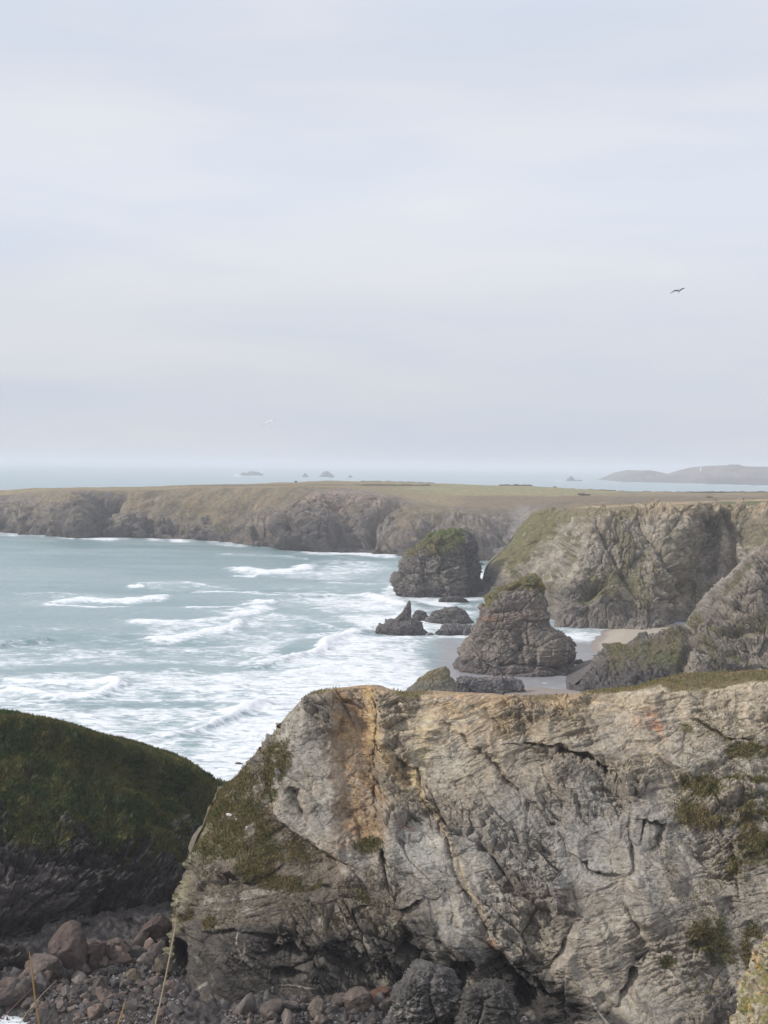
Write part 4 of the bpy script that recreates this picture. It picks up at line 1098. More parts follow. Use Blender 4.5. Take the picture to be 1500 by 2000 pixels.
def far_cape():
    M = 500
    u = np.linspace(1199, 2100, M)
    b = pchip([1199, 1300, 1340, 1500, 2100], np.array([940.8, 942.6, 944, 948, 956.])[:, None], u)[:, 0]
    Y0 = G(u, b, 0)[:, 1]
    sk = pchip([1199, 1205, 1215, 1235, 1250, 1262, 1275, 1290, 1312, 1330, 1345, 1358, 1370, 1400, 1420, 1435, 1450, 1500, 2100],
               np.array([940.6, 938.5, 933, 923.5, 920.5, 919, 920, 922.5, 926.5, 927.6, 927.2, 923, 919.5, 912.8, 911.2, 909.6, 910.8, 911.5, 915.])[:, None], u)[:, 0]
    rows = [Z(u, -4, Y0), P(u, b + (sk - b) * .35, Y0 + 15), P(u, b + (sk - b) * .6, Y0 + 90), P(u, sk, Y0 + 330)]
    r = rows[-1] + np.array([0, 500, 0]); rows.append(r)
    r = rows[-1] + np.array([0, 300, 0]); r[:, 2] = -4; rows.append(r)
    V = loft(rows, [14, 16, 24, 10, 8])
    n = normals(V)
    if n[20, M // 2, 1] > 0: n = -n
    pu, pv = proj(V)
    k1 = fbm(V, 300, 4, seed=601); k2 = fbm(V, 70, 4, seed=602)
    V2 = V + n * ((30 * k1 + 22 * ridged(V, 160, 3, seed=603)) * np.clip(V[..., 2] / 30, 0, 1) * (1 - smooth(40, 54, np.arange(V.shape[0]))[:, None]))[..., None]
    col = np.ones(V.shape) * np.array([.14, .112, .095])
    col = paint(col, smooth(-.1, .3, k2) * .6, (.18, .15, .13))
    col = paint(col, (1 - smooth(18, 34, V[..., 2] + 14 * k2)) * .8, (.10, .085, .08))
    o = raw_mesh('far_cape', V2, grid_faces(*V.shape[:2]), M_hazyland, col)
    tag(o, 'hazy far cape on the right horizon', kind='structure')
    # surf line at its foot
    return Y0, u
far_cape()

white = flat_mat('white paint', (.95, .95, .93))
slate_roof = flat_mat('dark slate roof', (.09, .09, .10))
glassm = flat_mat('lantern glass', (.25, .28, .3), .2)
def lathe(name, prof, mat, parent=None, K=24, loc=(0, 0, 0)):
    th = np.linspace(0, 2 * np.pi, K, endpoint=False)
    V = np.array([[(r * math.cos(t) + loc[0], r * math.sin(t) + loc[1], z + loc[2]) for t in th] for r, z in prof])
    return raw_mesh(name, V, grid_faces(len(prof), K, True), mat, parent=parent, smoothf=True)
def empty(name, loc, label, cat, group=None):
    o = bpy.data.objects.new(name, None); C.objects.link(o); o.location = loc
    return tag(o, label, cat, group)
lp = P(1369.0, 921.0, 6620.0)
lh = empty('lighthouse', tuple(lp), 'white lighthouse tower on the slope of the far cape', 'lighthouse')
lathe('tower', [(0, -3), (4.4, -3), (4.2, 0), (3.3, 18), (3.9, 18.2), (3.9, 19), (0, 19)], white, lh)
lathe('lantern_room', [(1.9, 19), (1.9, 22), (0, 22)], glassm, lh)
lathe('lantern_roof', [(2.2, 22), (1.2, 23.6), (0.2, 24.2), (0, 24.5)], slate_roof, lh)
def boxes(name, bl, mat, parent=None):
    Vs, Fc = [], []
    for (x0, x1, y0, y1, z0, z1) in bl:
        b = len(Vs) * 8
        Vs.append([(x0, y0, z0), (x1, y0, z0), (x1, y1, z0), (x0, y1, z0), (x0, y0, z1), (x1, y0, z1), (x1, y1, z1), (x0, y1, z1)])
        Fc += [[b + i for i in f] for f in ((0, 3, 2, 1), (4, 5, 6, 7), (0, 1, 5, 4), (1, 2, 6, 5), (2, 3, 7, 6), (3, 0, 4, 7))]
    return raw_mesh(name, np.array(Vs, float).reshape(-1, 3), np.array(Fc), mat, parent=parent)
def gable(name, w, d, z0, h, mat, parent):
    V = np.array([(-w / 2, -d / 2, z0), (w / 2, -d / 2, z0), (w / 2, d / 2, z0), (-w / 2, d / 2, z0), (-w / 2, 0, z0 + h), (w / 2, 0, z0 + h)], float)
    Fq = np.array([(0, 1, 5, 4), (2, 3, 4, 5), (3, 0, 4, 4), (1, 2, 5, 5), (0, 3, 2, 1)])
    me = bpy.data.meshes.new(name); me.from_pydata([tuple(x) for x in V], [], [(0, 1, 5, 4), (2, 3, 4, 5), (3, 0, 4), (1, 2, 5), (0, 3, 2, 1)]); me.materials.append(mat)
    o = bpy.data.objects.new(name, me); C.objects.link(o); o.parent = parent
    return o
hp = P(1396.5, 916.3, 6640.0)
hs = empty('house', tuple(hp), 'tiny white house right of the far lighthouse', 'house')
boxes('wall', [(-5, 5, -4, 4, -2, 4)], white, hs); gable('roof', 10.6, 8.6, 4, 2.4, slate_roof, hs)

# ------------------------------------------------------------------ sand, shingle ground and the clifftop under the camera
def beach():
    uu = np.linspace(985, 1500, 200); vv = np.linspace(1226, 1400, 220)
    u, v = np.meshgrid(uu, vv)
    p = G(u, v, 0)
    k = fbm(p, 12, 3, seed=701)
    sh = np.interp(v, [1226, 1243, 1262, 1278, 1300, 1320, 1400], [1172, 1163, 1152, 1164, 1158, 1175, 1200])
    d1 = (u - sh) + 5 * k
    d2 = (v - np.interp(u, [985, 1030, 1100, 1200], [1350, 1341, 1345, 1352])) * 4 + 4 * k
    d = np.maximum(d1, d2)
    z = np.clip(d * 0.022, -1.2, 1.3) 
    p[..., 2] = z
    col = np.ones(p.shape) * np.array([.36, .31, .25])
    wet = 1 - smooth(.25, .62, z + .12 * k)
    wet = np.maximum(wet, smooth(1300, 1320, v))
    col = paint(col, wet * .9, (.235, .195, .175))
    o = raw_mesh('beach', p, grid_faces(*u.shape), M_sand, col, smoothf=True)
    tag(o, 'pale sand at the head of the bay', kind='structure')
beach()
def shore_z(x, y):
    p = np.stack([x, y, 0 * x], -1)
    z = 1.6 + 0.5 * fbm(p, 9, 3, seed=711) + 0.28 * fbm(p, 2.0, 3, seed=712)
    yend = np.interp(x, [-140, -51, -46, -37, -31, -20], [180, 191, 199, 206, 209, 209])
    z = z + 1.2 * smooth(-14, 0, y - yend) * (x < -20) - 7 * smooth(0, 7, y - yend)
    low = ell(x, y, -52, 163, 14, 9, .5)
    z = z - 2.6 * low - 3.5 * smooth(-45, -110, x) * (y < 178)
    z = z - 5 * smooth(212, 235, y)
    return z
def near_shore():
    x = np.concatenate([np.linspace(-140, -62, 40), np.linspace(-61.5, 25, 420), np.linspace(26, 120, 70)])
    y = np.concatenate([np.linspace(18, 150, 50), np.linspace(151, 215, 340), np.linspace(216, 240, 16)])
    X, Y = np.meshgrid(x, y)
    z = shore_z(X, Y)
    p = np.stack([X, Y, z], -1)
    f, e = facet(p * np.array([1, 1, .3]), 1.1, 733); f2, e2 = facet(p * np.array([1, 1, .3]), .5, 735)
    f3, e3 = facet(p * np.array([1, 1, .3]), 2.4, 737); p[..., 2] += .6 * f3 + .45 * f + .25 * f2 + .3 * np.minimum(e, .4)
    k = fbm(p, 4, 3, seed=713); k2 = fbm(p, .9, 3, seed=714)
    col = np.ones(p.shape) * np.array([.045, .04, .039])
    col = paint(col, smooth(-.1, .3, k) * .6, (.065, .054, .052))
    col = paint(col, smooth(.15, .4, k2) * .5, (.16, .15, .145))
    o = raw_mesh('shingle_beach', p, grid_faces(*X.shape), M_boulder, col)
    tag(o, 'dark shingle ground in the cove', kind='structure')
near_shore()
def viewpoint():
    x = np.linspace(-60, 60, 160); t = np.array([-40, -10, 0, 2.0, 3.6, 8, 13, 18, 24, 28])
    zt = np.array([69.5, 68.8, 68.4, 68.35, 68.2, 66.2, 63.5, 55, 25, -2.0])
    tt = np.linspace(0, 1, 200) * (len(t) - 1)
    yy = np.interp(tt, np.arange(len(t)), t); zz = np.interp(tt, np.arange(len(t)), zt)
    X, Yy = np.meshgrid(x, yy); Zz = np.repeat(zz[:, None], len(x), 1)
    p = np.stack([X, Yy, Zz], -1)
    n = normals(p); n = np.where(n[..., 2:3] < 0, -n, n)
    w = smooth(3.5, 9, Yy)
    p2 = p + n * (.06 * fbm(p, .5, 3, seed=721) + w * (1.0 * (fbm(p, 4, 4, seed=722) - .3)))[..., None]
    col = np.ones(p.shape) * np.array([.11, .10, .045])
    col = paint(col, smooth(10, 16, Yy), (.18, .16, .135))
    o = raw_mesh('clifftop', p2, grid_faces(*X.shape), M_near, col)
    tag(o, 'grassy clifftop in front of the viewpoint', kind='structure')
viewpoint()

# lichen-crusted outcrop in the bottom right corner, close to the camera
def outcrop():
    Yd = 9.0
    lv = np.array([(1812, 1512, 1640), (1822, 1500, 1660), (1838, 1488, 1690), (1855, 1478, 1720), (1880, 1476, 1760), (1896, 1482, 1800), (1915, 1464, 1840), (1945, 1446, 1880), (1975, 1440, 1900), (2020, 1434, 1930), (2200, 1425, 2000), (2500, 1400, 2050)], float)
    q = np.linspace(lv[0, 0], lv[-1, 0], 420); lr = pchip(lv[:, 0], lv[:, 1:], q)
    K = 420
    pl = P(lr[:, 0], q, Yd); pr = P(lr[:, 1], q, Yd)
    cx = .5 * (pl[:, 0] + pr[:, 0]); hx = .5 * (pr[:, 0] - pl[:, 0]); z = .5 * (pl[:, 2] + pr[:, 2])
    z = pl[:, 2]
    th = np.linspace(0, 2 * np.pi, K, endpoint=False)
    rx, ry = np.cos(th), np.sin(th)
    V = np.stack([cx[:, None] + hx[:, None] * rx, Yd + .8 * hx[:, None] * ry, z[:, None] + 0 * rx], -1)
    t = np.linspace(0, 1, 40, endpoint=False)[:, None]
    cap = np.stack([cx[0] + hx[0] * t * rx, Yd + .8 * hx[0] * t * ry, z[0] + .03 * (1 - t * t) + 0 * rx], -1)
    V = np.concatenate([cap, V], 0)
    n = normals(V, True)
    if n[200, 3 * K // 4, 1] > 0: n = -n
    rr = rock_relief(V, .30, 801, ang=.9, amp=.045, levels=3, bed=.8)
    kk = fbm(V, .035, 3, seed=802)
    V2 = V + n * (rr + .010 * kk)[..., None]
    k1 = fbm(V, .10, 3, seed=803); k2 = fbm(V, .022, 3, seed=804); k3 = fbm(V, .05, 3, seed=805)
    col = np.ones(V.shape) * np.array([.26, .23, .17])
    col = paint(col, smooth(.0, .3, k2) * .8, (.36, .33, .24))
    col = paint(col, smooth(.0, .3, -k2) * .85, (.13, .085, .06))
    col = paint(col, smooth(.15, .35, k1) * .7, (.17, .16, .05))
    col = paint(col, smooth(.1, .35, -k1) * smooth(0, .3, k3) * .6, (.30, .15, .12))
    col = paint(col, smooth(.36, .5, fbm(V, .04, 3, seed=806)) * .8, (.50, .30, .09))
    o = raw_mesh('outcrop', V2, grid_faces(V.shape[0], K, True), surf_mat('lichen rock', 60, .5, .006, var=.4), col)
    tag(o, 'lichen-covered rock outcrop in the bottom right corner, close to the viewer', 'rock')
outcrop()

# ------------------------------------------------------------------ sea
WAVES = [   # polyline in photo pixels, half width, foam, crest height
    ([(452, 1110), (520, 1118), (575, 1117), (612, 1104)], 7, 1.0, 1.2), ([(455, 1125), (500, 1127), (520, 1123)], 2, .9, .3),
    ([(430, 1083), (520, 1084), (610, 1092)], 3, .55, .3),
    ([(100, 1181), (170, 1173), (250, 1176), (330, 1168)], 5, .95, .8), ([(90, 1184), (160, 1188), (255, 1187)], 2.2, .9, .4), ([(20, 1163), (120, 1160), (170, 1166)], 2.5, .5, .3),
    ([(262, 1149), (290, 1147)], 3, 1, .8), ([(290, 1143), (370, 1140), (445, 1150)], 4, .6, .3), ([(365, 1156), (440, 1158), (520, 1162), (640, 1166)], 2.5, .75, .7),
    ([(240, 1215), (330, 1222), (420, 1213), (490, 1198), (518, 1186)], 10, .92, .9), ([(470, 1184), (540, 1180)], 4, 1, 1.2), ([(285, 1252), (350, 1248), (430, 1236), (485, 1214)], 9, .95, 1.2),
    ([(370, 1193), (470, 1190)], 2.5, .8, .3), ([(525, 1204), (590, 1212), (650, 1226)], 4, .75, .4),
    ([(480, 1305), (560, 1292), (620, 1274), (655, 1258), (700, 1232)], 7, 1.0, 1.3), ([(600, 1245), (690, 1236), (740, 1225)], 4, .8, .5),
    ([(480, 1294), (545, 1282)], 6, .85, .9), ([(120, 1275), (250, 1268), (420, 1280), (600, 1284)], 12, .60, .2),
    ([(0, 1330), (100, 1336), (250, 1338)], 6, .9, .6), ([(0, 1345), (100, 1362), (190, 1357), (245, 1336)], 8, 1.0, 1.2),
    ([(240, 1345), (400, 1348), (520, 1352), (640, 1338)], 12, .85, .5), ([(280, 1448), (390, 1424), (470, 1394), (515, 1374)], 8, 1.0, 1.3),
    ([(330, 1400), (420, 1395), (470, 1385)], 5, .6, .3), ([(0, 1385), (90, 1392), (200, 1400)], 8, .75, .3),
    ([(200, 1465), (330, 1455), (420, 1430)], 10, .75, .3), ([(0, 1268), (22, 1262), (95, 1250)], 2.0, .30, 1.5),
    ([(300, 1500), (420, 1510)], 8, .72, .2), ([(560, 1165), (650, 1163), (770, 1168)], 4, .85, .5), ([(600, 1190), (700, 1186), (780, 1190)], 6, .9, .5),
    ([(530, 1160), (600, 1158), (690, 1155)], 3, .6, .4), ([(640, 1140), (720, 1143), (775, 1140)], 4, .6, .3),
    ([(700, 1160), (765, 1175), (800, 1185)], 9, 1, .8), ([(560, 1325), (660, 1300), (760, 1290)], 12, .9, .6), ([(520, 1370), (640, 1350), (760, 1330)], 12, .85, .4),
]
FOAMBLOBS = [  # cu, cv, ru, rv, density, rot
    (690, 1108, 95, 16, .66, .05), (640, 1125, 110, 12, .62, 0), (700, 1185, 140, 22, .80, .05), (740, 1215, 110, 22, .80, .2), (690, 1270, 150, 22, .82, -.1), (640, 1330, 220, 30, .78, -.1),
    (760, 1160, 34, 18, .95, .8), (380, 1232, 130, 22, .72, 0), (200, 1285, 230, 14, .55, .03), (400, 1300, 340, 60, .42, 0), (100, 1350, 300, 24, .74, 0), (450, 1345, 260, 16, .74, 0),
    (250, 1400, 420, 14, .62, 0), (400, 1470, 300, 50, .66, 0), (330, 1430, 300, 18, .62, 0), (120, 1175, 160, 16, .45, 0), (380, 1148, 130, 10, .45, 0), (520, 1215, 150, 20, .58, 0),
    (560, 1180, 120, 12, .50, 0), (850, 1165, 60, 16, .82, .3), (900, 1200, 40, 12, .72, 0), (830, 1225, 60, 16, .80, 0), (850, 1178, 40, 8, .95, .2), (560, 1420, 120, 60, .66, 0),
    (725, 1250, 60, 12, .95, 0), (770, 1245, 40, 9, .95, 0), (600, 1550, 300, 60, .62, 0), (940, 1125, 14, 14, .95, 0), (790, 1205, 30, 12, .9, 0), (735, 1345, 120, 20, .75, 0),
    (780, 1310, 90, 20, .62, 0), (1125, 1246, 60, 5, .80, .05), (1150, 1262, 18, 10, .55, .8), (1060, 1333, 80, 3, .72, 0), (1135, 1330, 22, 5, .85, 0), (960, 1316, 30, 3, .5, 0), (60, 1985, 60, 8, .5, -.2), (110, 1978, 40, 8, .55, 0),
    (440, 1493, 40, 4, .92, -.3)]
CALM = [(330, 1376, 150, 7, .5, 0), (430, 1308, 150, 6, .55, 0), (180, 1311, 200, 7, .6, 0), (590, 1264, 50, 8, .6, -.2), (390, 1258, 40, 4, .3, 0), (880, 1290, 60, 30, .6, -.2), (865, 1262, 50, 14, .5, -.2), (760, 1140, 100, 5, .3, 0), (640, 1100, 60, 3, .3, 0), (960, 1322, 60, 8, .5, 0), (520, 1400, 60, 8, .3, 0), (620, 1232, 40, 5, .35, 0), (560, 1138, 110, 5, .4, 0), (300, 1160, 100, 4, .3, 0)]
def sea():
    def rng(a, b, k): return np.linspace(a, b, k, endpoint=False)
    vvs = np.concatenate([rng(2700, 2100, 8), rng(2100, 1720, 60), rng(1720, 1036, 660), rng(1036, 960, 40), rng(960, 925, 24), rng(925, 912, 20), np.array([911.5, 911, 910.6, 910.3])])
    Yd = CAMZ * F / (vvs - 907.6)
    tx = np.concatenate([rng(-3, -.45, 24), rng(-.45, -.29, 24), rng(-.29, .17, 860), rng(.17, .45, 60), np.linspace(.45, 3, 24)])
    X = tx[None, :] * Yd[:, None]; Y = Yd[:, None] + 0 * X
    p = np.stack([X, Y, 0 * X], -1)
    u, v = proj(p)
    k = fbm(p, 26, 3, seed=901); k2 = fbm(p, 7, 3, seed=902)
    wu = u + 22 * k + 8 * k2; wv = v + (3.5 * k + 2.0 * k2) * np.clip((v - 905) / 300, .2, 1.6)
    foam = np.zeros_like(u); h = np.zeros_like(u)
    foam = 0.18 + .47 * smooth(1180, 1320, v) + .10 * smooth(1330, 1420, v) + .26 * smooth(250, 720, u) * smooth(1070, 1180, v)
    foam = foam * smooth(1040, 1120, v)
    for cu, cv, ru, rv, d, r in FOAMBLOBS:
        foam = np.maximum(foam, d * ell(wu, wv, cu, cv, ru, rv, .6, r))
    for cu, cv, ru, rv, d, r in CALM:
        foam = foam * (1 - d * ell(wu, wv, cu, cv, ru, rv, .6, r))
    for pts, w, f, hh in WAVES:
        # distance in a space where one unit is a photo pixel of height
        d, s, q = polydist(wu, wv, pts, su=.35)
        tap = smooth(0, .08, q) * (1 - smooth(.92, 1, q)) * .4 + .6
        # sharp leading edge towards the viewer, lacy tail behind
        below = (s * 1.0)
        m = np.exp(-(d / w) ** 2)
        foam = np.maximum(foam, f * m * tap * 1.08)
        h += hh * np.exp(-(d / (w * .6 + 1.0)) ** 2) * tap
    # surf along the foot of the far headland
    # thin swash lines across the shallow bay
    swl = np.abs(fbm(p / np.array([2.2, 1, 1]), 16, 3, seed=911))
    foam = np.maximum(foam, .75 * (1 - smooth(.0, .055, swl)) * smooth(850, 900, u) * smooth(1236, 1250, v) * (v < 1370))
    fb = np.interp(u, [-500, 0, 60, 120, 220, 290, 380, 440, 520, 580, 660, 720, 790, 850, 900], [1026, 1043, 1046, 1051, 1054, 1055, 1058, 1063, 1069, 1077, 1080, 1084, 1088, 1096, 1103])
    st = np.clip(.62 + 1.0 * fbm(np.stack([u, 0 * u, 0 * u], -1), 50, 3, seed=905), 0, 1) + .5 * ell(u, v, 190, 1052, 60, 12, .5) + .6 * ell(u, v, 680, 1084, 60, 14, .5)
    foam = np.maximum(foam, np.clip(st, 0, 1) * np.exp(-(np.clip(v - fb - 1, 0, 99) / 3.4) ** 2) * (v < 1125) * (v > 1020))
    # swash round the stacks
    for cu, cv, ru, rv in ((862, 1170, 100, 9), (785, 1241, 58, 7), (878, 1214, 50, 5), (888, 1243, 48, 5), (1000, 1322, 120, 5), (640, 1080, 70, 5)):
        foam = np.maximum(foam, .85 * ell(wu, wv, cu, cv, ru, rv, .5))
    for cu, cv, ru, rv in ((464, 928.6, 8, 2.0), (500, 929.3, 10, .7), (519, 929, 6, .6), (655, 931.8, 8, .5), (635, 932.2, 12, .5), (1092, 939.3, 9, .9), (1140, 940, 6, .9), (1208, 941.6, 12, 1.2), (1246, 942.6, 10, .8), (1360, 945.5, 26, .7), (1420, 947, 26, .7), (1455, 948.2, 14, .8), (1490, 949.3, 14, .8)):
        foam = np.maximum(foam, 1.0 * ell(u, v, cu, cv, ru, rv, .4))
    foam = foam + (.24 * k2 + .16 * k) * smooth(.1, .4, foam) * (v > 1030)
    deep = smooth(2500, 900, Y)
    near = smooth(4000, 1500, Y)
    sw = fbm(p / np.array([3.2, 1, 1]), 34, 3, seed=906); ch = fbm(p / np.array([1.8, 1, 1]), 8, 3, seed=907); ch2 = fbm(p / np.array([1.5, 1, 1]), 2.4, 3, seed=908)
    z = near * (1.3 * sw + .45 * ch + .16 * ch2 + 1.3 * h + .35 * np.clip(foam, 0, 1) * np.abs(ch2))
    bay = smooth(840, 900, u) * smooth(1215, 1250, v)
    z = z * (1 - .85 * bay)
    z = z * smooth(40, 100, Y) * (1 - .9 * (v > 1800))
    p[..., 2] = z
    shal = np.clip(smooth(815, 880, u + 12 * k) * smooth(1236, 1262, v + 8 * k2), 0, 1) * (1 - smooth(1345, 1400, v))
    shal = np.maximum(shal, .25 * smooth(600, 800, u) * smooth(1150, 1300, v) * (v < 1400))
    foam = foam * (1 - .62 * np.clip((shal - .3) / .7, 0, 1) * smooth(1245, 1262, v) * (u > 820))
    teal = np.clip(.5 + 1.6 * sw * near, 0, 1)
    o = raw_mesh('sea', p, grid_faces(*X.shape), None, smoothf=True, attrs={'foam': np.clip(foam, 0, 1.1), 'shallow': shal, 'teal': teal})
    tag(o, 'sea with lines of breaking surf', kind='structure')
    m, t, b = new_mat('sea water'); l = t.links.new
    co = N(t, 'ShaderNodeTexCoord')
    fa = N(t, 'ShaderNodeAttribute', attribute_name='foam')
    sa = N(t, 'ShaderNodeAttribute', attribute_name='shallow')
    ta = N(t, 'ShaderNodeAttribute', attribute_name='teal')
    mpg = N(t, 'ShaderNodeMapping'); mpg.inputs['Scale'].default_value = (.45, 1, 1); l(co.outputs['Object'], mpg.inputs[0])
    n1 = N(t, 'ShaderNodeTexNoise'); n1.inputs['Scale'].default_value = .45; n1.inputs['Detail'].default_value = 7; n1.inputs['Roughness'].default_value = .68; n1.inputs['Distortion'].default_value = .8
    l(mpg.outputs[0], n1.inputs['Vector'])
    a1 = N(t, 'ShaderNodeMath', operation='SUBTRACT'); l(n1.outputs['Fac'], a1.inputs[0]); a1.inputs[1].default_value = .5
    a2 = N(t, 'ShaderNodeMath', operation='MULTIPLY_ADD'); l(a1.outputs[0], a2.inputs[0]); a2.inputs[1].default_value = 2.3; l(fa.outputs['Fac'], a2.inputs[2])
    mr = N(t, 'ShaderNodeMapRange', interpolation_type='SMOOTHSTEP'); l(a2.outputs[0], mr.inputs[0])
    mr.inputs['From Min'].default_value = .40; mr.inputs['From Max'].default_value = 1.0
    # only where some foam is asked for
    gt = N(t, 'ShaderNodeMapRange'); l(fa.outputs['Fac'], gt.inputs[0]); gt.inputs['From Min'].default_value = .04; gt.inputs['From Max'].default_value = .22
    mm = N(t, 'ShaderNodeMath', operation='MULTIPLY'); l(mr.outputs[0], mm.inputs[0]); l(gt.outputs[0], mm.inputs[1])
    w1 = N(t, 'ShaderNodeMix', data_type='RGBA'); l(ta.outputs['Fac'], w1.inputs[0])
    w1.inputs[6].default_value = (.125, .215, .23, 1); w1.inputs[7].default_value = (.20, .28, .295, 1)
    w2 = N(t, 'ShaderNodeMix', data_type='RGBA'); l(sa.outputs['Fac'], w2.inputs[0]); l(w1.outputs[2], w2.inputs[6]); w2.inputs[7].default_value = (.25, .24, .25, 1)
    am = N(t, 'ShaderNodeMath', operation='MULTIPLY'); l(fa.outputs['Fac'], am.inputs[0]); am.inputs[1].default_value = .5
    w0 = N(t, 'ShaderNodeMix', data_type='RGBA'); l(am.outputs[0], w0.inputs[0]); l(w2.outputs[2], w0.inputs[6]); w0.inputs[7].default_value = (.42, .47, .49, 1)
    w3 = N(t, 'ShaderNodeMix', data_type='RGBA'); l(mm.outputs[0], w3.inputs[0]); l(w0.outputs[2], w3.inputs[6]); w3.inputs[7].default_value = (.72, .735, .76, 1)
    l(w3.outputs[2], b.inputs['Base Color'])
    rr = N(t, 'ShaderNodeMapRange'); l(mm.outputs[0], rr.inputs[0]); rr.inputs['To Min'].default_value = .28; rr.inputs['To Max'].default_value = .9
    l(rr.outputs[0], b.inputs['Roughness'])
    b.inputs['IOR'].default_value = 1.33
    n2 = N(t, 'ShaderNodeTexNoise'); n2.inputs['Scale'].default_value = .9; n2.inputs['Detail'].default_value = 6; n2.inputs['Roughness'].default_value = .6
    l(mpg.outputs[0], n2.inputs['Vector'])
    bp = N(t, 'ShaderNodeBump'); bp.inputs['Strength'].default_value = .7; bp.inputs['Distance'].default_value = .4
    l(n2.outputs['Fac'], bp.inputs['Height']); l(bp.outputs[0], b.inputs['Normal'])
    o.data.materials.append(m)
sea()

# ------------------------------------------------------------------ boulders in the cove (each one a thing)
rs = np.random.RandomState(11)
def boulder_mesh(seed, sub=26):
    th = np.linspace(0, 2 * np.pi, sub * 2, endpoint=False); ph = np.linspace(.001, np.pi - .001, sub)
    V = np.stack([np.sin(ph)[:, None] * np.cos(th), np.sin(ph)[:, None] * np.sin(th), np.cos(ph)[:, None] + 0 * th], -1)
    n = V.copy()
    W = V + seed * 7.3
    f, e = facet(W, 1.15, seed, tilt=1.2); f2, e2 = facet(W, .5, seed + 5)
    r = 1 + .36 * f + .10 * f2 + .16 * fbm(W, .8, 3, seed=seed + 9)
    V = V * r[..., None]
    V = np.clip(V, -.92, .92)
    rs_ = np.random.RandomState(seed)
    for _ in range(14):                                        # sheared planes
        a = rs_.normal(0, 1, 3); a /= np.linalg.norm(a); c = rs_.uniform(.48, .8)
        dd = V @ a; V = V - np.clip(dd - c, 0, None)[..., None] * a * .92
    k = fbm(W, .6, 3, seed=seed + 3)
    return V, n, k
protos = {}
def proto(seed, base, alt, big=False):
    V, n, k = boulder_mesh(seed, 60 if big else 20)
    if big:
        V = V + n * (rock_relief(V + seed, .7, seed, amp=.05, levels=3))[..., None]
    col = paint(np.ones(V.shape) * np.array(base), smooth(-.1, .3, k) * .8, alt)
    kk = fbm(V + seed, .12, 2, seed=seed); col *= (1 + .25 * kk)[..., None]
    return raw_mesh('boulder', V, grid_faces(V.shape[0], V.shape[1], True), M_boulder, col * np.array([1.22, 1.15, 1.10])).data
def mk(name, me, loc, rot, sc, label, group):
    o = bpy.data.objects.new(name, me); C.objects.link(o)
    o.location = loc; o.rotation_euler = rot; o.scale = sc
    return tag(o, label, 'boulder', group)
pal = [((.08, .07, .066), (.12, .10, .092)), ((.065, .056, .053), (.10, .082, .074)), ((.10, .09, .085), (.16, .145, .136)), ((.055, .052, .052), (.085, .08, .078)), ((.115, .09, .079), (.16, .125, .106))]
meshes = []
first = list(C.objects)
for i, (a, b) in enumerate(pal):
    for j in range(2):
        meshes.append(proto(900 + i * 2 + j, a, b))
for o in [o for o in C.objects if o.name.startswith('boulder')]:
    bpy.data.objects.remove(o)
def put_boulder(u, v, wpx, me, label, group, sink=.3, asp=(1, .9, .62), dz=0.0, rot=None):
    p = G(u, v, 1.4)
    for _ in range(3):
        z = float(shore_z(np.array(p[0]), np.array(p[1]))) + dz; p = G(u, v, z)
    r = wpx * p[1] / F / 2
    o = mk('boulder', me, (p[0], p[1], z + r * asp[2] * (1 - sink)), rot or (rs.uniform(-.4, .4), rs.uniform(-.4, .4), rs.uniform(0, 6.28)), (r * asp[0] * 1.1, r * asp[1] * 1.1, r * asp[2] * 1.25), label, group)
    return o
cove_l = 'grey-brown boulder in the rubble below the dark grassy headland'
foot_l = 'broken boulder in the heap along the foot of the big slate cliff'
n_ = 0
while n_ < 165:
    u = rs.uniform(-8, 345); lo = np.interp(u, [0, 120, 200, 350], [1935, 1895, 1862, 1832])
    v = lo + (2005 - lo) * rs.uniform(0, 1) ** .8
    if u < 150 and v > 1978: continue
    w = 1.3 * rs.choice([10, 14, 18, 24, 32], p=[.25, .3, .22, .16, .07]) * rs.uniform(.8, 1.2)
    put_boulder(u, v, w, meshes[rs.randint(len(meshes))], cove_l, 'boulders in the rubble of the cove', asp=(1, rs.uniform(.7, 1), rs.uniform(.5, .85))); n_ += 1
n_ = 0
while n_ < 70:                                                # larger blocks piled against the headland
    u = rs.uniform(-5, 335); b0 = np.interp(u, [0, 120, 200, 350], [1925, 1880, 1850, 1822])
    v = b0 + rs.uniform(0, 45); w = rs.uniform(24, 52)
    put_boulder(u, v, w, meshes[rs.choice([2, 3, 8, 9, 0, 1, 6, 7])], 'large dark block piled against the foot of the dark headland', 'blocks against the headland foot', asp=(1, rs.uniform(.6, 1), rs.uniform(.6, 1.1)), sink=.5); n_ += 1
n_ = 0
while n_ < 95:
    u = rs.uniform(480, 960); lo = np.interp(u, [480, 560, 700, 760, 960], [1972, 1952, 1950, 1960, 1982])
    v = rs.uniform(lo, 2004)
    w = rs.choice([12, 17, 24, 34, 46], p=[.25, .3, .25, .14, .06]) * rs.uniform(.8, 1.15)
    put_boulder(u, v, w, meshes[rs.choice([0, 1, 2, 3, 4, 5, 8, 9])], foot_l, 'boulders at the foot of the slate cliff', asp=(1, rs.uniform(.7, 1), rs.uniform(.6, .95)), dz=.3); n_ += 1
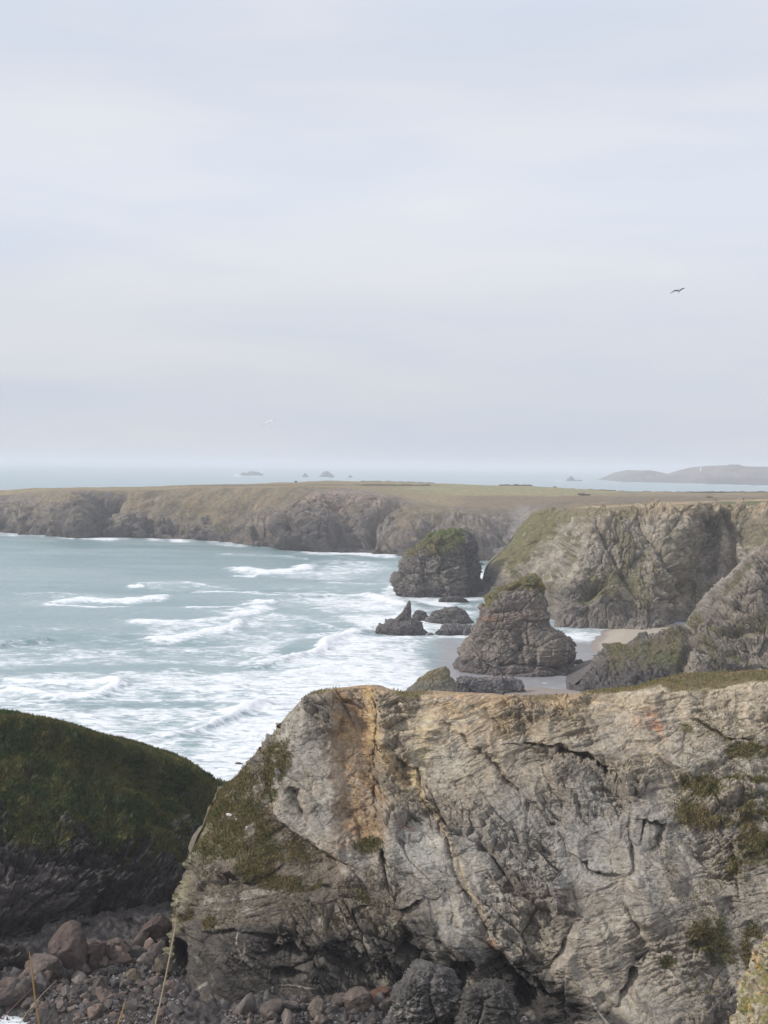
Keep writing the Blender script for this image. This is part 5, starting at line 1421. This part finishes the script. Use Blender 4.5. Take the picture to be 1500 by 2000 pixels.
bigs = [
    ('smooth brown boulder, tallest of the rounded group below the dark headland', 128, 1905, 62, (.135, .105, .095), (1, .8, 1.15)),
    ('split brown boulder right of the tall rounded one below the dark headland', 178, 1888, 66, (.13, .10, .092), (1, .8, .8)),
    ('brown slab leaning on the rounded boulders below the dark headland', 88, 1915, 70, (.12, .10, .092), (1, .8, .6)),
    ('reddish-brown boulder high in the gap between headland and slate cliff', 302, 1845, 46, (.115, .085, .08), (1, .8, 1.1)),
    ('dark square boulder at the left edge of the cove', 20, 1962, 60, (.10, .085, .08), (1, .8, .6)),
    ('knobbly brown rock in the middle of the cove rubble', 222, 1880, 34, (.14, .11, .095), (1, .8, .9)),
    ('pale tan boulder at the mouth of the small sea cave', 318, 1905, 40, (.17, .15, .12), (1, .8, 1.2)),
    ('blocky tan boulder with a dark hollow in the cove rubble', 262, 1920, 30, (.16, .135, .105), (1, .8, 1.1)),
    ('broad dark boulder with rough top in the cove rubble', 195, 1945, 50, (.10, .085, .08), (1, .8, .7)),
    ('flat grey slab in the rubble under the headland overhang', 145, 1868, 44, (.09, .08, .08), (1, .8, .6)),
    ('pinkish boulder at the bottom centre of the slate cliff foot', 700, 1975, 62, (.15, .125, .115), (1, .8, .85)),
    ('rust-faced boulder among the rocks at the slate cliff foot', 738, 1962, 44, (.17, .10, .075), (1, .8, .9)),
    ('small upright grey boulder perched above the cliff-foot heap', 721, 1947, 18, (.16, .15, .14), (1, .8, 1.1)),
    ('rounded tan boulder low in the cliff-foot heap', 616, 1980, 30, (.19, .165, .14), (1, .8, 1)),
]
for i, (lab, u, v, w, c, asp) in enumerate(bigs):
    c = np.array(c)
    me = proto(980 + i * 4, c * .55, c * .8, True)
    for o in [o for o in C.objects if o.data == me]: bpy.data.objects.remove(o)
    o = put_boulder(u, v, w * (1.45 if v < 1900 or u < 130 else 1.15), me, lab, None, asp=asp, rot=(rs.uniform(-.2, .2), rs.uniform(-.2, .2), rs.uniform(0, 6.28)))
# the big leaning slab with quartz veins
def pn4(col, u, v, k2, k3):
    for pts, w in (([(765, 1985), (790, 1975), (850, 1962), (878, 1957)], 2.0), ([(770, 1965), (800, 1960)], 3), ([(765, 1975), (775, 1980), (800, 1985)], 6)):
        d, s, p = polydist(u, v, pts)
        col = paint(col, np.exp(-(d / w) ** 2) * .7 * smooth(-.4, .1, k3), (.42, .39, .35))
    return col
rock_thing('slab_boulder', 'huge dark slab with white quartz veins leaning at the slate cliff foot', 'boulder',
           [(1884, 826, 838), (1892, 812, 868), (1905, 800, 884), (1920, 790, 888), (1935, 780, 886), (1950, 770, 880), (1965, 764, 872), (1990, 756, 862)], 166.5, dr=.8, L=3.4, amp=.8, sq=3.0, seed=87,
           ang=.35, colr=(.10, .095, .09), alt=(.15, .14, .132), dark=(.07, .066, .064), painter=pn4, mat=M_near, darkz=.5, zfoot=0)
rock_thing('slab_boulder', 'dark block between the two sea caves of the slate cliff', 'boulder',
           [(1922, 925, 985), (1935, 912, 1003), (1955, 905, 1010), (1980, 903, 1016), (2010, 900, 1020)], 163, dr=.8, L=3.4, amp=.85, sq=3.6, seed=92, ang=-.3, colr=(.085, .078, .072), alt=(.12, .11, .10), dark=(.05, .048, .046), mat=M_near, darkz=.5, zfoot=0)
# pale stones on the grassy flank
for i, (lab, u, v, w, Yd) in enumerate((('white stone highest on the grassy flank of the slate cliff', 447, 1591, 13, 187.6), ('lower white stone on the grassy flank of the slate cliff', 482, 1617, 10, 184.0), ('smallest white stone between the two on the grassy flank', 461, 1600, 5, 186.6))):
    me = proto(1090 + i, (.42, .41, .40), (.5, .49, .47))
    for o in [o for o in C.objects if o.data == me]: bpy.data.objects.remove(o)
    p = P(u, v, Yd); r = w * Yd / F / 2
    mk('stone', me, tuple(p), (.3, .2 + i, i * 1.1), (r, r * .8, r * .6), lab, None)
# small rubble nobody could count
def rubble():
    k = 5200
    u = np.concatenate([rs.uniform(-20, 360, 3400), rs.uniform(440, 1030, 1800)])
    lo = np.where(u < 400, np.interp(u, [0, 120, 200, 360], [1930, 1895, 1862, 1845]), np.interp(u, [440, 560, 700, 1030], [1978, 1955, 1948, 1985]))
    v = lo + (2012 - lo) * rs.uniform(0, 1, k)
    p = G(u, v, 1.5)
    for _ in range(3):
        z = shore_z(p[:, 0], p[:, 1]); p = G(u, v, z)
    V0 = np.array([(1, 0, 0), (-1, 0, 0), (0, 1, 0), (0, -1, 0), (0, 0, 1), (0, 0, -1), (.7, .7, .5), (-.6, .5, .6)], float)[:6]
    Fc = np.array([(0, 2, 4), (2, 1, 4), (1, 3, 4), (3, 0, 4), (2, 0, 5), (1, 2, 5), (3, 1, 5), (0, 3, 5)])
    r = rs.uniform(.12, .45, k)
    V = V0[None] * rs.uniform(.6, 1.2, (k, 6, 3)) * r[:, None, None] + rs.normal(0, .12, (k, 6, 3)) * r[:, None, None]
    a = rs.uniform(0, 6.28, k); c, s = np.cos(a)[:, None], np.sin(a)[:, None]
    V = np.stack([V[..., 0] * c - V[..., 1] * s, V[..., 0] * s + V[..., 1] * c, V[..., 2] * .7], -1) + p[:, None, :] + np.array([0, 0, .15])
    base = np.array([x[0] for x in pal] + [x[1] for x in pal] + [(.26, .25, .24)])
    col = np.repeat(base[rs.choice(11, k)][:, None, :] * rs.uniform(.8, 1.2, (k, 1, 1)), 6, 1)
    Fa = (Fc[None] + (np.arange(k) * 6)[:, None, None]).reshape(-1, 3)
    o = raw_mesh('rubble', V, Fa, M_boulder, col)
    tag(o, 'small broken stones strewn between the boulders of the cove', 'stones', kind='stuff')
rubble()
build_grass('grass', Fs, 'short winter turf on the near cliffs and the left headland', np.random.RandomState(3))

# ------------------------------------------------------------------ dry grass stalks close to the camera
def tube(name, pts, radii, mat, parent=None, K=8, n=24):
    pts = np.array(pts, float); t = np.linspace(0, 1, len(pts))
    q = np.linspace(0, 1, n); c = pchip(t, pts, q); r = np.interp(q, np.linspace(0, 1, len(radii)), radii)
    T = np.gradient(c, axis=0); T /= np.linalg.norm(T, axis=1, keepdims=True)
    a = np.cross(T, [0.13, 1, 0.07]); a /= np.linalg.norm(a, axis=1, keepdims=True); b = np.cross(T, a)
    th = np.linspace(0, 2 * np.pi, K, endpoint=False)
    V = c[:, None] + r[:, None, None] * (np.cos(th)[:, None] * a[:, None] + np.sin(th)[:, None] * b[:, None])
    return raw_mesh(name, V, grid_faces(n, K, True), mat, parent=parent, smoothf=True)
straw = flat_mat('dry straw', (.36, .22, .10)); straw2 = flat_mat('pale straw', (.42, .33, .23)); redst = flat_mat('reddish stalk', (.22, .13, .10))
def stalk(label, pix, Yd, rad, mat, head=False):
    top = [P(u, v, Yd) for u, v in pix]
    root = top[-1].copy(); d = top[-1] - top[-2]; root = root + d / np.linalg.norm(d) * .02
    root = np.array([top[-1][0] + d[0] / abs(d[2]) * .5, Yd + .05, 68.15])
    o = tube('grass_stalk', np.array(top + [root]), [rad * .45, rad, rad, rad * 1.15], mat, n=40)
    tag(o, label, 'grass stalk', 'dry stalks in front of the lens')
    if head:
        c0, c1 = top[0], top[1]
        rs_ = np.random.RandomState(8); Vs = []
        for i in range(46):
            f = rs_.uniform(0, 1); b = c0 * (1 - f) + c1 * f
            dd = rs_.normal(0, 1, 3) * np.array([1, 1, .3]) + np.array([0, 0, 1.6]); dd /= np.linalg.norm(dd)
            s_ = np.cross(dd, rs_.normal(0, 1, 3)); s_ /= np.linalg.norm(s_)
            Vs += [b - s_ * .0007, b + s_ * .0007, b + dd * rs_.uniform(.006, .013)]
        raw_mesh('seed_head', np.array(Vs), np.arange(len(Vs)).reshape(-1, 3), mat, parent=o)
    return o
stalk('thick orange-brown stalk standing at the lower left corner', [(57, 1858), (62, 1890), (68, 1945), (77, 2004)], 3.0, .0020, straw)
stalk('tall straw stalk with a faint seed head crossing the cliff tip', [(345, 1778), (342, 1810), (335, 1850), (318, 1935), (303, 2004)], 3.2, .0017, straw2, True)
stalk('short straw stub left of the tall seed-headed stalk', [(245, 1954), (238, 1980), (230, 2004)], 3.0, .0019, straw)
stalk('thin reddish stalk slanting across the thick orange one', [(110, 1915), (80, 1945), (50, 1982), (36, 2004)], 3.1, .0008, straw2)
stalk('thin reddish stalk slanting at the far left corner', [(64, 1930), (38, 1955), (8, 1986), (-10, 2004)], 3.3, .0008, redst)
stalk('slender brown stalk just right of the tall seed-headed stalk', [(322, 1940), (319, 1965), (316, 2004)], 3.2, .0008, redst)

# ------------------------------------------------------------------ hedges, hut, bushes and walkers on the clifftops
hedge_m = surf_mat('hedge leaves', 1.2, .6, .5, color=(.14, .115, .08), var=.4)
def hedge(label, pix, Yd, hgt, wid=2.5):
    c = np.array([P(u, v, Yd_) for (u, v), Yd_ in zip(pix, np.linspace(*Yd, len(pix)))])
    q = np.linspace(0, 1, 160); c = pchip(np.linspace(0, 1, len(c)), c, q)
    th = np.linspace(0, 2 * np.pi, 14, endpoint=False)
    V = c[:, None] + np.stack([0 * th + 0, wid * np.cos(th), hgt * .5 * np.sin(th) + hgt * .2], -1)[None] * (1 + 0 * q[:, None, None])
    k = fbm(V, 5, 3, seed=77)
    V[..., 2] += (k + .2) * hgt * .7 * (np.sin(th) > 0); V[..., 1] += k
    o = raw_mesh('hedge', V, grid_faces(160, 14, True), hedge_m)
    tag(o, label, 'hedge', 'hedges on the clifftop fields')
hedge('dark hedge line at the back edge of the far field, middle of the headland', [(705, 940.8), (760, 941.6), (850, 944.6)], (1640, 1690), 1.3)
hedge('dark hedge line crossing the far headland in front of the pale field', [(690, 947.5), (760, 947.3), (840, 948.2)], (1400, 1400), 1.0)
hedge('thick hedge along the skyline right of the little hut', [(1092, 956.5), (1150, 957.6), (1202, 959.3)], (1650, 1650), 1.6)
hedge('long hedge along the right skyline of the far fields', [(1205, 961), (1300, 962.4), (1400, 962), (1510, 962.3)], (1620, 1620), 1.6)
hedge('short broken hedge on the skyline left of the little hut', [(975, 949.6), (1010, 949.2), (1040, 951.2)], (1680, 1680), 2.4)
def bush(label, u, v, Yd, w, h, col):
    V, n, k = boulder_mesh(int(u), 22)
    V = V * np.array([w, w * .8, h]) ; V += n * (fbm(V, w * .35, 4, g=.6, seed=int(u)) * h * 1.1)[..., None]; V[..., 2] = np.where(V[..., 2] < 0, V[..., 2] * .3, V[..., 2]) - h * .2
    o = raw_mesh('bush', V, grid_faces(V.shape[0], V.shape[1], True), hedge_m)
    o.location = tuple(P(u, v, Yd)); tag(o, label, 'bush', 'bushes on the clifftops')
bush('dark bramble clump on the far field right of the hut', 1137, 966.2, 1180, 4.5, 1.6, None)
bush('smaller bramble clump beside the larger one on the far field', 1148, 966.6, 1180, 3, 1.2, None)
bush('low bush left of the walkers behind the right clifftop path', 1385, 970.6, 960, 3.5, 1.2, None)
bush('lone small bush on the skyline above the far headland', 578, 941.2, 1500, 1.6, 1.4, None)
hut_m = flat_mat('weathered hut boards', (.20, .19, .19))
hp = P(1083.5, 953.5, 1660.0)
hut = empty('hut', tuple(hp), 'tiny grey field hut on the skyline of the far headland', 'hut')
boxes('wall', [(-1.9, 1.9, -1.5, 1.5, -.5, 1.5)], hut_m, hut); gable('roof', 4.2, 3.4, 1.5, .6, slate_roof, hut)

def skin_person(jacket, legs, stride, loc, label, face):
    # continuous body grown from a skeleton, clothing as children
    J = {'pel': (0, 0, .95), 'chest': (0, .02, 1.3), 'neck': (0, .02, 1.5), 'head': (0, .03, 1.62), 'top': (0, .02, 1.75),
         'hl': (-.1, 0, .9), 'kl': (-.11, stride * .5, .5), 'al': (-.11, -stride * .1 + stride * .9 - .1 * stride, .08), 'tl': (-.11, stride * .8 + .16, .04),
         'hr': (.1, 0, .9), 'kr': (.11, -stride * .3, .5), 'ar': (.11, -stride, .08), 'tr': (.11, -stride + .16, .04),
         'sl': (-.19, .02, 1.42), 'el': (-.27, -.06, 1.14), 'wl': (-.25, .06, .92), 'sr': (.19, .02, 1.42), 'er': (.27, .04, 1.14), 'wr': (.25, .16, .95)}
    E = [('pel', 'chest'), ('chest', 'neck'), ('neck', 'head'), ('head', 'top'), ('pel', 'hl'), ('hl', 'kl'), ('kl', 'al'), ('al', 'tl'), ('pel', 'hr'), ('hr', 'kr'), ('kr', 'ar'), ('ar', 'tr'),
         ('chest', 'sl'), ('sl', 'el'), ('el', 'wl'), ('chest', 'sr'), ('sr', 'er'), ('er', 'wr')]
    Rr = {'pel': .15, 'chest': .17, 'neck': .065, 'head': .10, 'top': .075, 'hl': .10, 'hr': .10, 'kl': .065, 'kr': .065, 'al': .045, 'ar': .045, 'tl': .04, 'tr': .04, 'sl': .075, 'sr': .075, 'el': .05, 'er': .05, 'wl': .04, 'wr': .04}
    ks = list(J); me = bpy.data.meshes.new('person'); me.from_pydata([J[k] for k in ks], [(ks.index(a), ks.index(b)) for a, b in E], [])
    o = bpy.data.objects.new('person', me); C.objects.link(o)
    md = o.modifiers.new('skin', 'SKIN'); ms = o.modifiers.new('sub', 'SUBSURF'); ms.levels = ms.render_levels = 2
    if not me.skin_vertices: me.attributes
    for i, k in enumerate(ks):
        me.skin_vertices[0].data[i].radius = (Rr[k], Rr[k]); me.skin_vertices[0].data[i].use_root = (k == 'pel')
    dg = bpy.context.evaluated_depsgraph_get()
    m2 = bpy.data.meshes.new_from_object(o.evaluated_get(dg)); o.modifiers.clear(); o.data = m2; m2.name = 'person'
    z = np.empty(len(m2.vertices) * 3); m2.vertices.foreach_get('co', z); z = z.reshape(-1, 3)
    col = np.ones((len(z), 4)); col[:, :3] = np.where(z[:, 2:] > 1.52, (.45, .28, .2), np.where(z[:, 2:] > .92, jacket, legs)); col[:, :3] = np.where(z[:, 2:] > 1.68, (.05, .04, .03), col[:, :3])
    a = m2.attributes.new('col', 'FLOAT_COLOR', 'POINT'); a.data.foreach_set('color', col.ravel())
    for p_ in m2.polygons: p_.use_smooth = True
    m2.materials.clear(); m2.materials.append(M_boulder)
    o.location = loc; o.rotation_euler = (0, 0, face)
    tag(o, label, 'person', 'walkers on the clifftop path')
def plateau_pt(u, v, Yd): return tuple(P(u, v, Yd))
def on_path(u):
    v = float(np.interp(u, [1100, 1204, 1303, 1401, 1500], [993, 988.5, 983, 979, 976.5]))
    return v
for lab, u, Yd, jk, lg, st, fc in (
        ('left one of a pair of walkers in dark jackets on the clifftop path', 1396.5, 690, (.04, .04, .06), (.05, .05, .06), .22, 1.4),
        ('right one of the pair of walkers, in a grey jacket, on the clifftop path', 1400, 692, (.12, .11, .12), (.05, .05, .07), .25, 1.4),
        ('walker in dark clothes alone on the path near the right edge', 1452, 690, (.05, .04, .04), (.04, .04, .05), .25, -1.5),
        ('walker in dark clothes on the path above the bay cliff, left of the others', 1210.5, 690, (.05, .05, .06), (.05, .04, .04), .2, 1.6),
        ('walker in a pale top beside the lone dark walker near the right edge', 1444, 690, (.5, .48, .46), (.1, .1, .12), .2, -1.5)):
    skin_person(jk, lg, st, plateau_pt(u, on_path(u) + .6, Yd), lab, fc)

# ------------------------------------------------------------------ gulls
feather = surf_mat('gull feathers', 30, .1, .002, color=(.62, .62, .63), var=.08)
greyf = surf_mat('grey wing feathers', 30, .1, .002, color=(.20, .21, .23), var=.1)
darkf = surf_mat('dark wingtip', 30, .1, .002, color=(.04, .04, .045), var=.1)
beak = flat_mat('yellow beak', (.6, .42, .08))
def gull(label, loc, rot, wingmat, lwing, rwing):
    n = 30; t = np.linspace(0, 1, n)
    rad = np.interp(t, [0, .06, .14, .22, .35, .55, .8, .92, 1], [.004, .028, .036, .034, .062, .066, .034, .022, .004])
    c = np.stack([0 * t, .26 - .56 * t, .02 * np.sin(t * 3.1)], -1)
    th = np.linspace(0, 2 * np.pi, 16, endpoint=False)
    V = c[:, None] + np.stack([np.cos(th)[None] * rad[:, None], 0 * rad[:, None] * th[None], np.sin(th)[None] * rad[:, None] * .9], -1)
    o = raw_mesh('gull', V, grid_faces(n, 16, True), feather, smoothf=True)
    def wing(name, pts):
        # pts: (x, z, lead y, trail y) from root to tip
        p = np.array(pts, float); q = np.linspace(0, 1, 26); w = pchip(np.linspace(0, 1, len(p)), p, q)
        m = 9; s = np.linspace(0, 1, m)
        top = np.stack([w[:, None, 0] + 0 * s, w[:, None, 2] * (1 - s) + w[:, None, 3] * s, w[:, None, 1] + .022 * np.sin(s * np.pi) * (1 - q[:, None] * .6)], -1)
        bot = top[:, ::-1].copy(); bot[..., 2] -= .010
        V = np.concatenate([top, bot], 1)
        wg = raw_mesh(name, V, grid_faces(26, 2 * m, True), wingmat, parent=o, smoothf=True)
        e = w[20:]; tp = np.stack([e[:, None, 0] * 1.002 + 0 * s, e[:, None, 2] * (1 - s) + e[:, None, 3] * s, e[:, None, 1] + .022 * np.sin(s * np.pi) * .5 + .003], -1)
        bt = tp[:, ::-1].copy(); bt[..., 2] -= .016
        raw_mesh('wing_tip', np.concatenate([tp, bt], 1), grid_faces(6, 2 * m, True), darkf, parent=wg, smoothf=True)
    wing('wing', lwing); wing('wing', rwing)
    tp = np.array([[(x, y, zz) for x, y in ((-.02, -.26), (.02, -.26), (.06, -.40), (0, -.42), (-.06, -.40))] for zz in (.012, .002)])
    raw_mesh('tail', tp.reshape(-1, 3), np.array([(0, 1, 6, 5), (1, 2, 7, 6), (2, 3, 8, 7), (3, 4, 9, 8), (4, 0, 5, 9), (0, 4, 3, 3), (0, 3, 2, 1)][:5] + [(0, 4, 3, 2), (5, 7, 8, 9)]), feather, parent=o)
    b = lathe('beak', [(0.001, 0), (.010, .0), (.007, .03), (.001, .05)], beak, parent=o, K=8); b.rotation_euler = (-math.pi / 2, 0, 0); b.location = (0, .25, 0)
    o.location = loc; o.rotation_euler = rot
    return tag(o, label, 'gull', 'gulls in flight')
g1 = P(1325.5, 569, 130)
gull('gull gliding with bent wings high over the right side', tuple(g1), (math.radians(-28), math.radians(2), math.radians(-22)), greyf,
     [(-.03, .03, .10, -.08), (-.18, .13, .14, -.06), (-.38, .12, .15, -.03), (-.56, -.06, .06, -.06), (-.72, -.32, -.06, -.10)],
     [(.03, .03, .10, -.08), (.12, .16, .14, -.06), (.24, .28, .15, -.03), (.38, .34, .08, -.06), (.52, .33, -.02, -.07)])
g2 = P(526, 824.5, 140)
gull('distant pale gull banking low over the sea on the left', tuple(g2), (math.radians(10), math.radians(-14), math.radians(40)), feather,
     [(-.03, .03, .10, -.08), (-.2, .05, .14, -.06), (-.4, .02, .13, -.03), (-.6, -.03, .05, -.06), (-.75, -.08, -.05, -.10)],
     [(.03, .03, .10, -.08), (.18, .06, .14, -.06), (.38, .10, .13, -.03), (.55, .12, .05, -.06), (.7, .12, -.05, -.09)])

# ------------------------------------------------------------------ sea air
hz = boxes('haze', [(-42000, 42000, -900, 71000, -8, 116)], None)
tag(hz, 'sea haze', kind='stuff')
mh = bpy.data.materials.new('haze'); mh.use_nodes = True; t = mh.node_tree; t.nodes.clear()
ho = N(t, 'ShaderNodeOutputMaterial'); pv = N(t, 'ShaderNodeVolumePrincipled')
pv.inputs['Color'].default_value = (.885, .905, .965, 1); pv.inputs['Density'].default_value = 1.15e-4; pv.inputs['Anisotropy'].default_value = 0.0
t.links.new(pv.outputs[0], ho.inputs['Volume'])
hz.data.materials.append(mh)
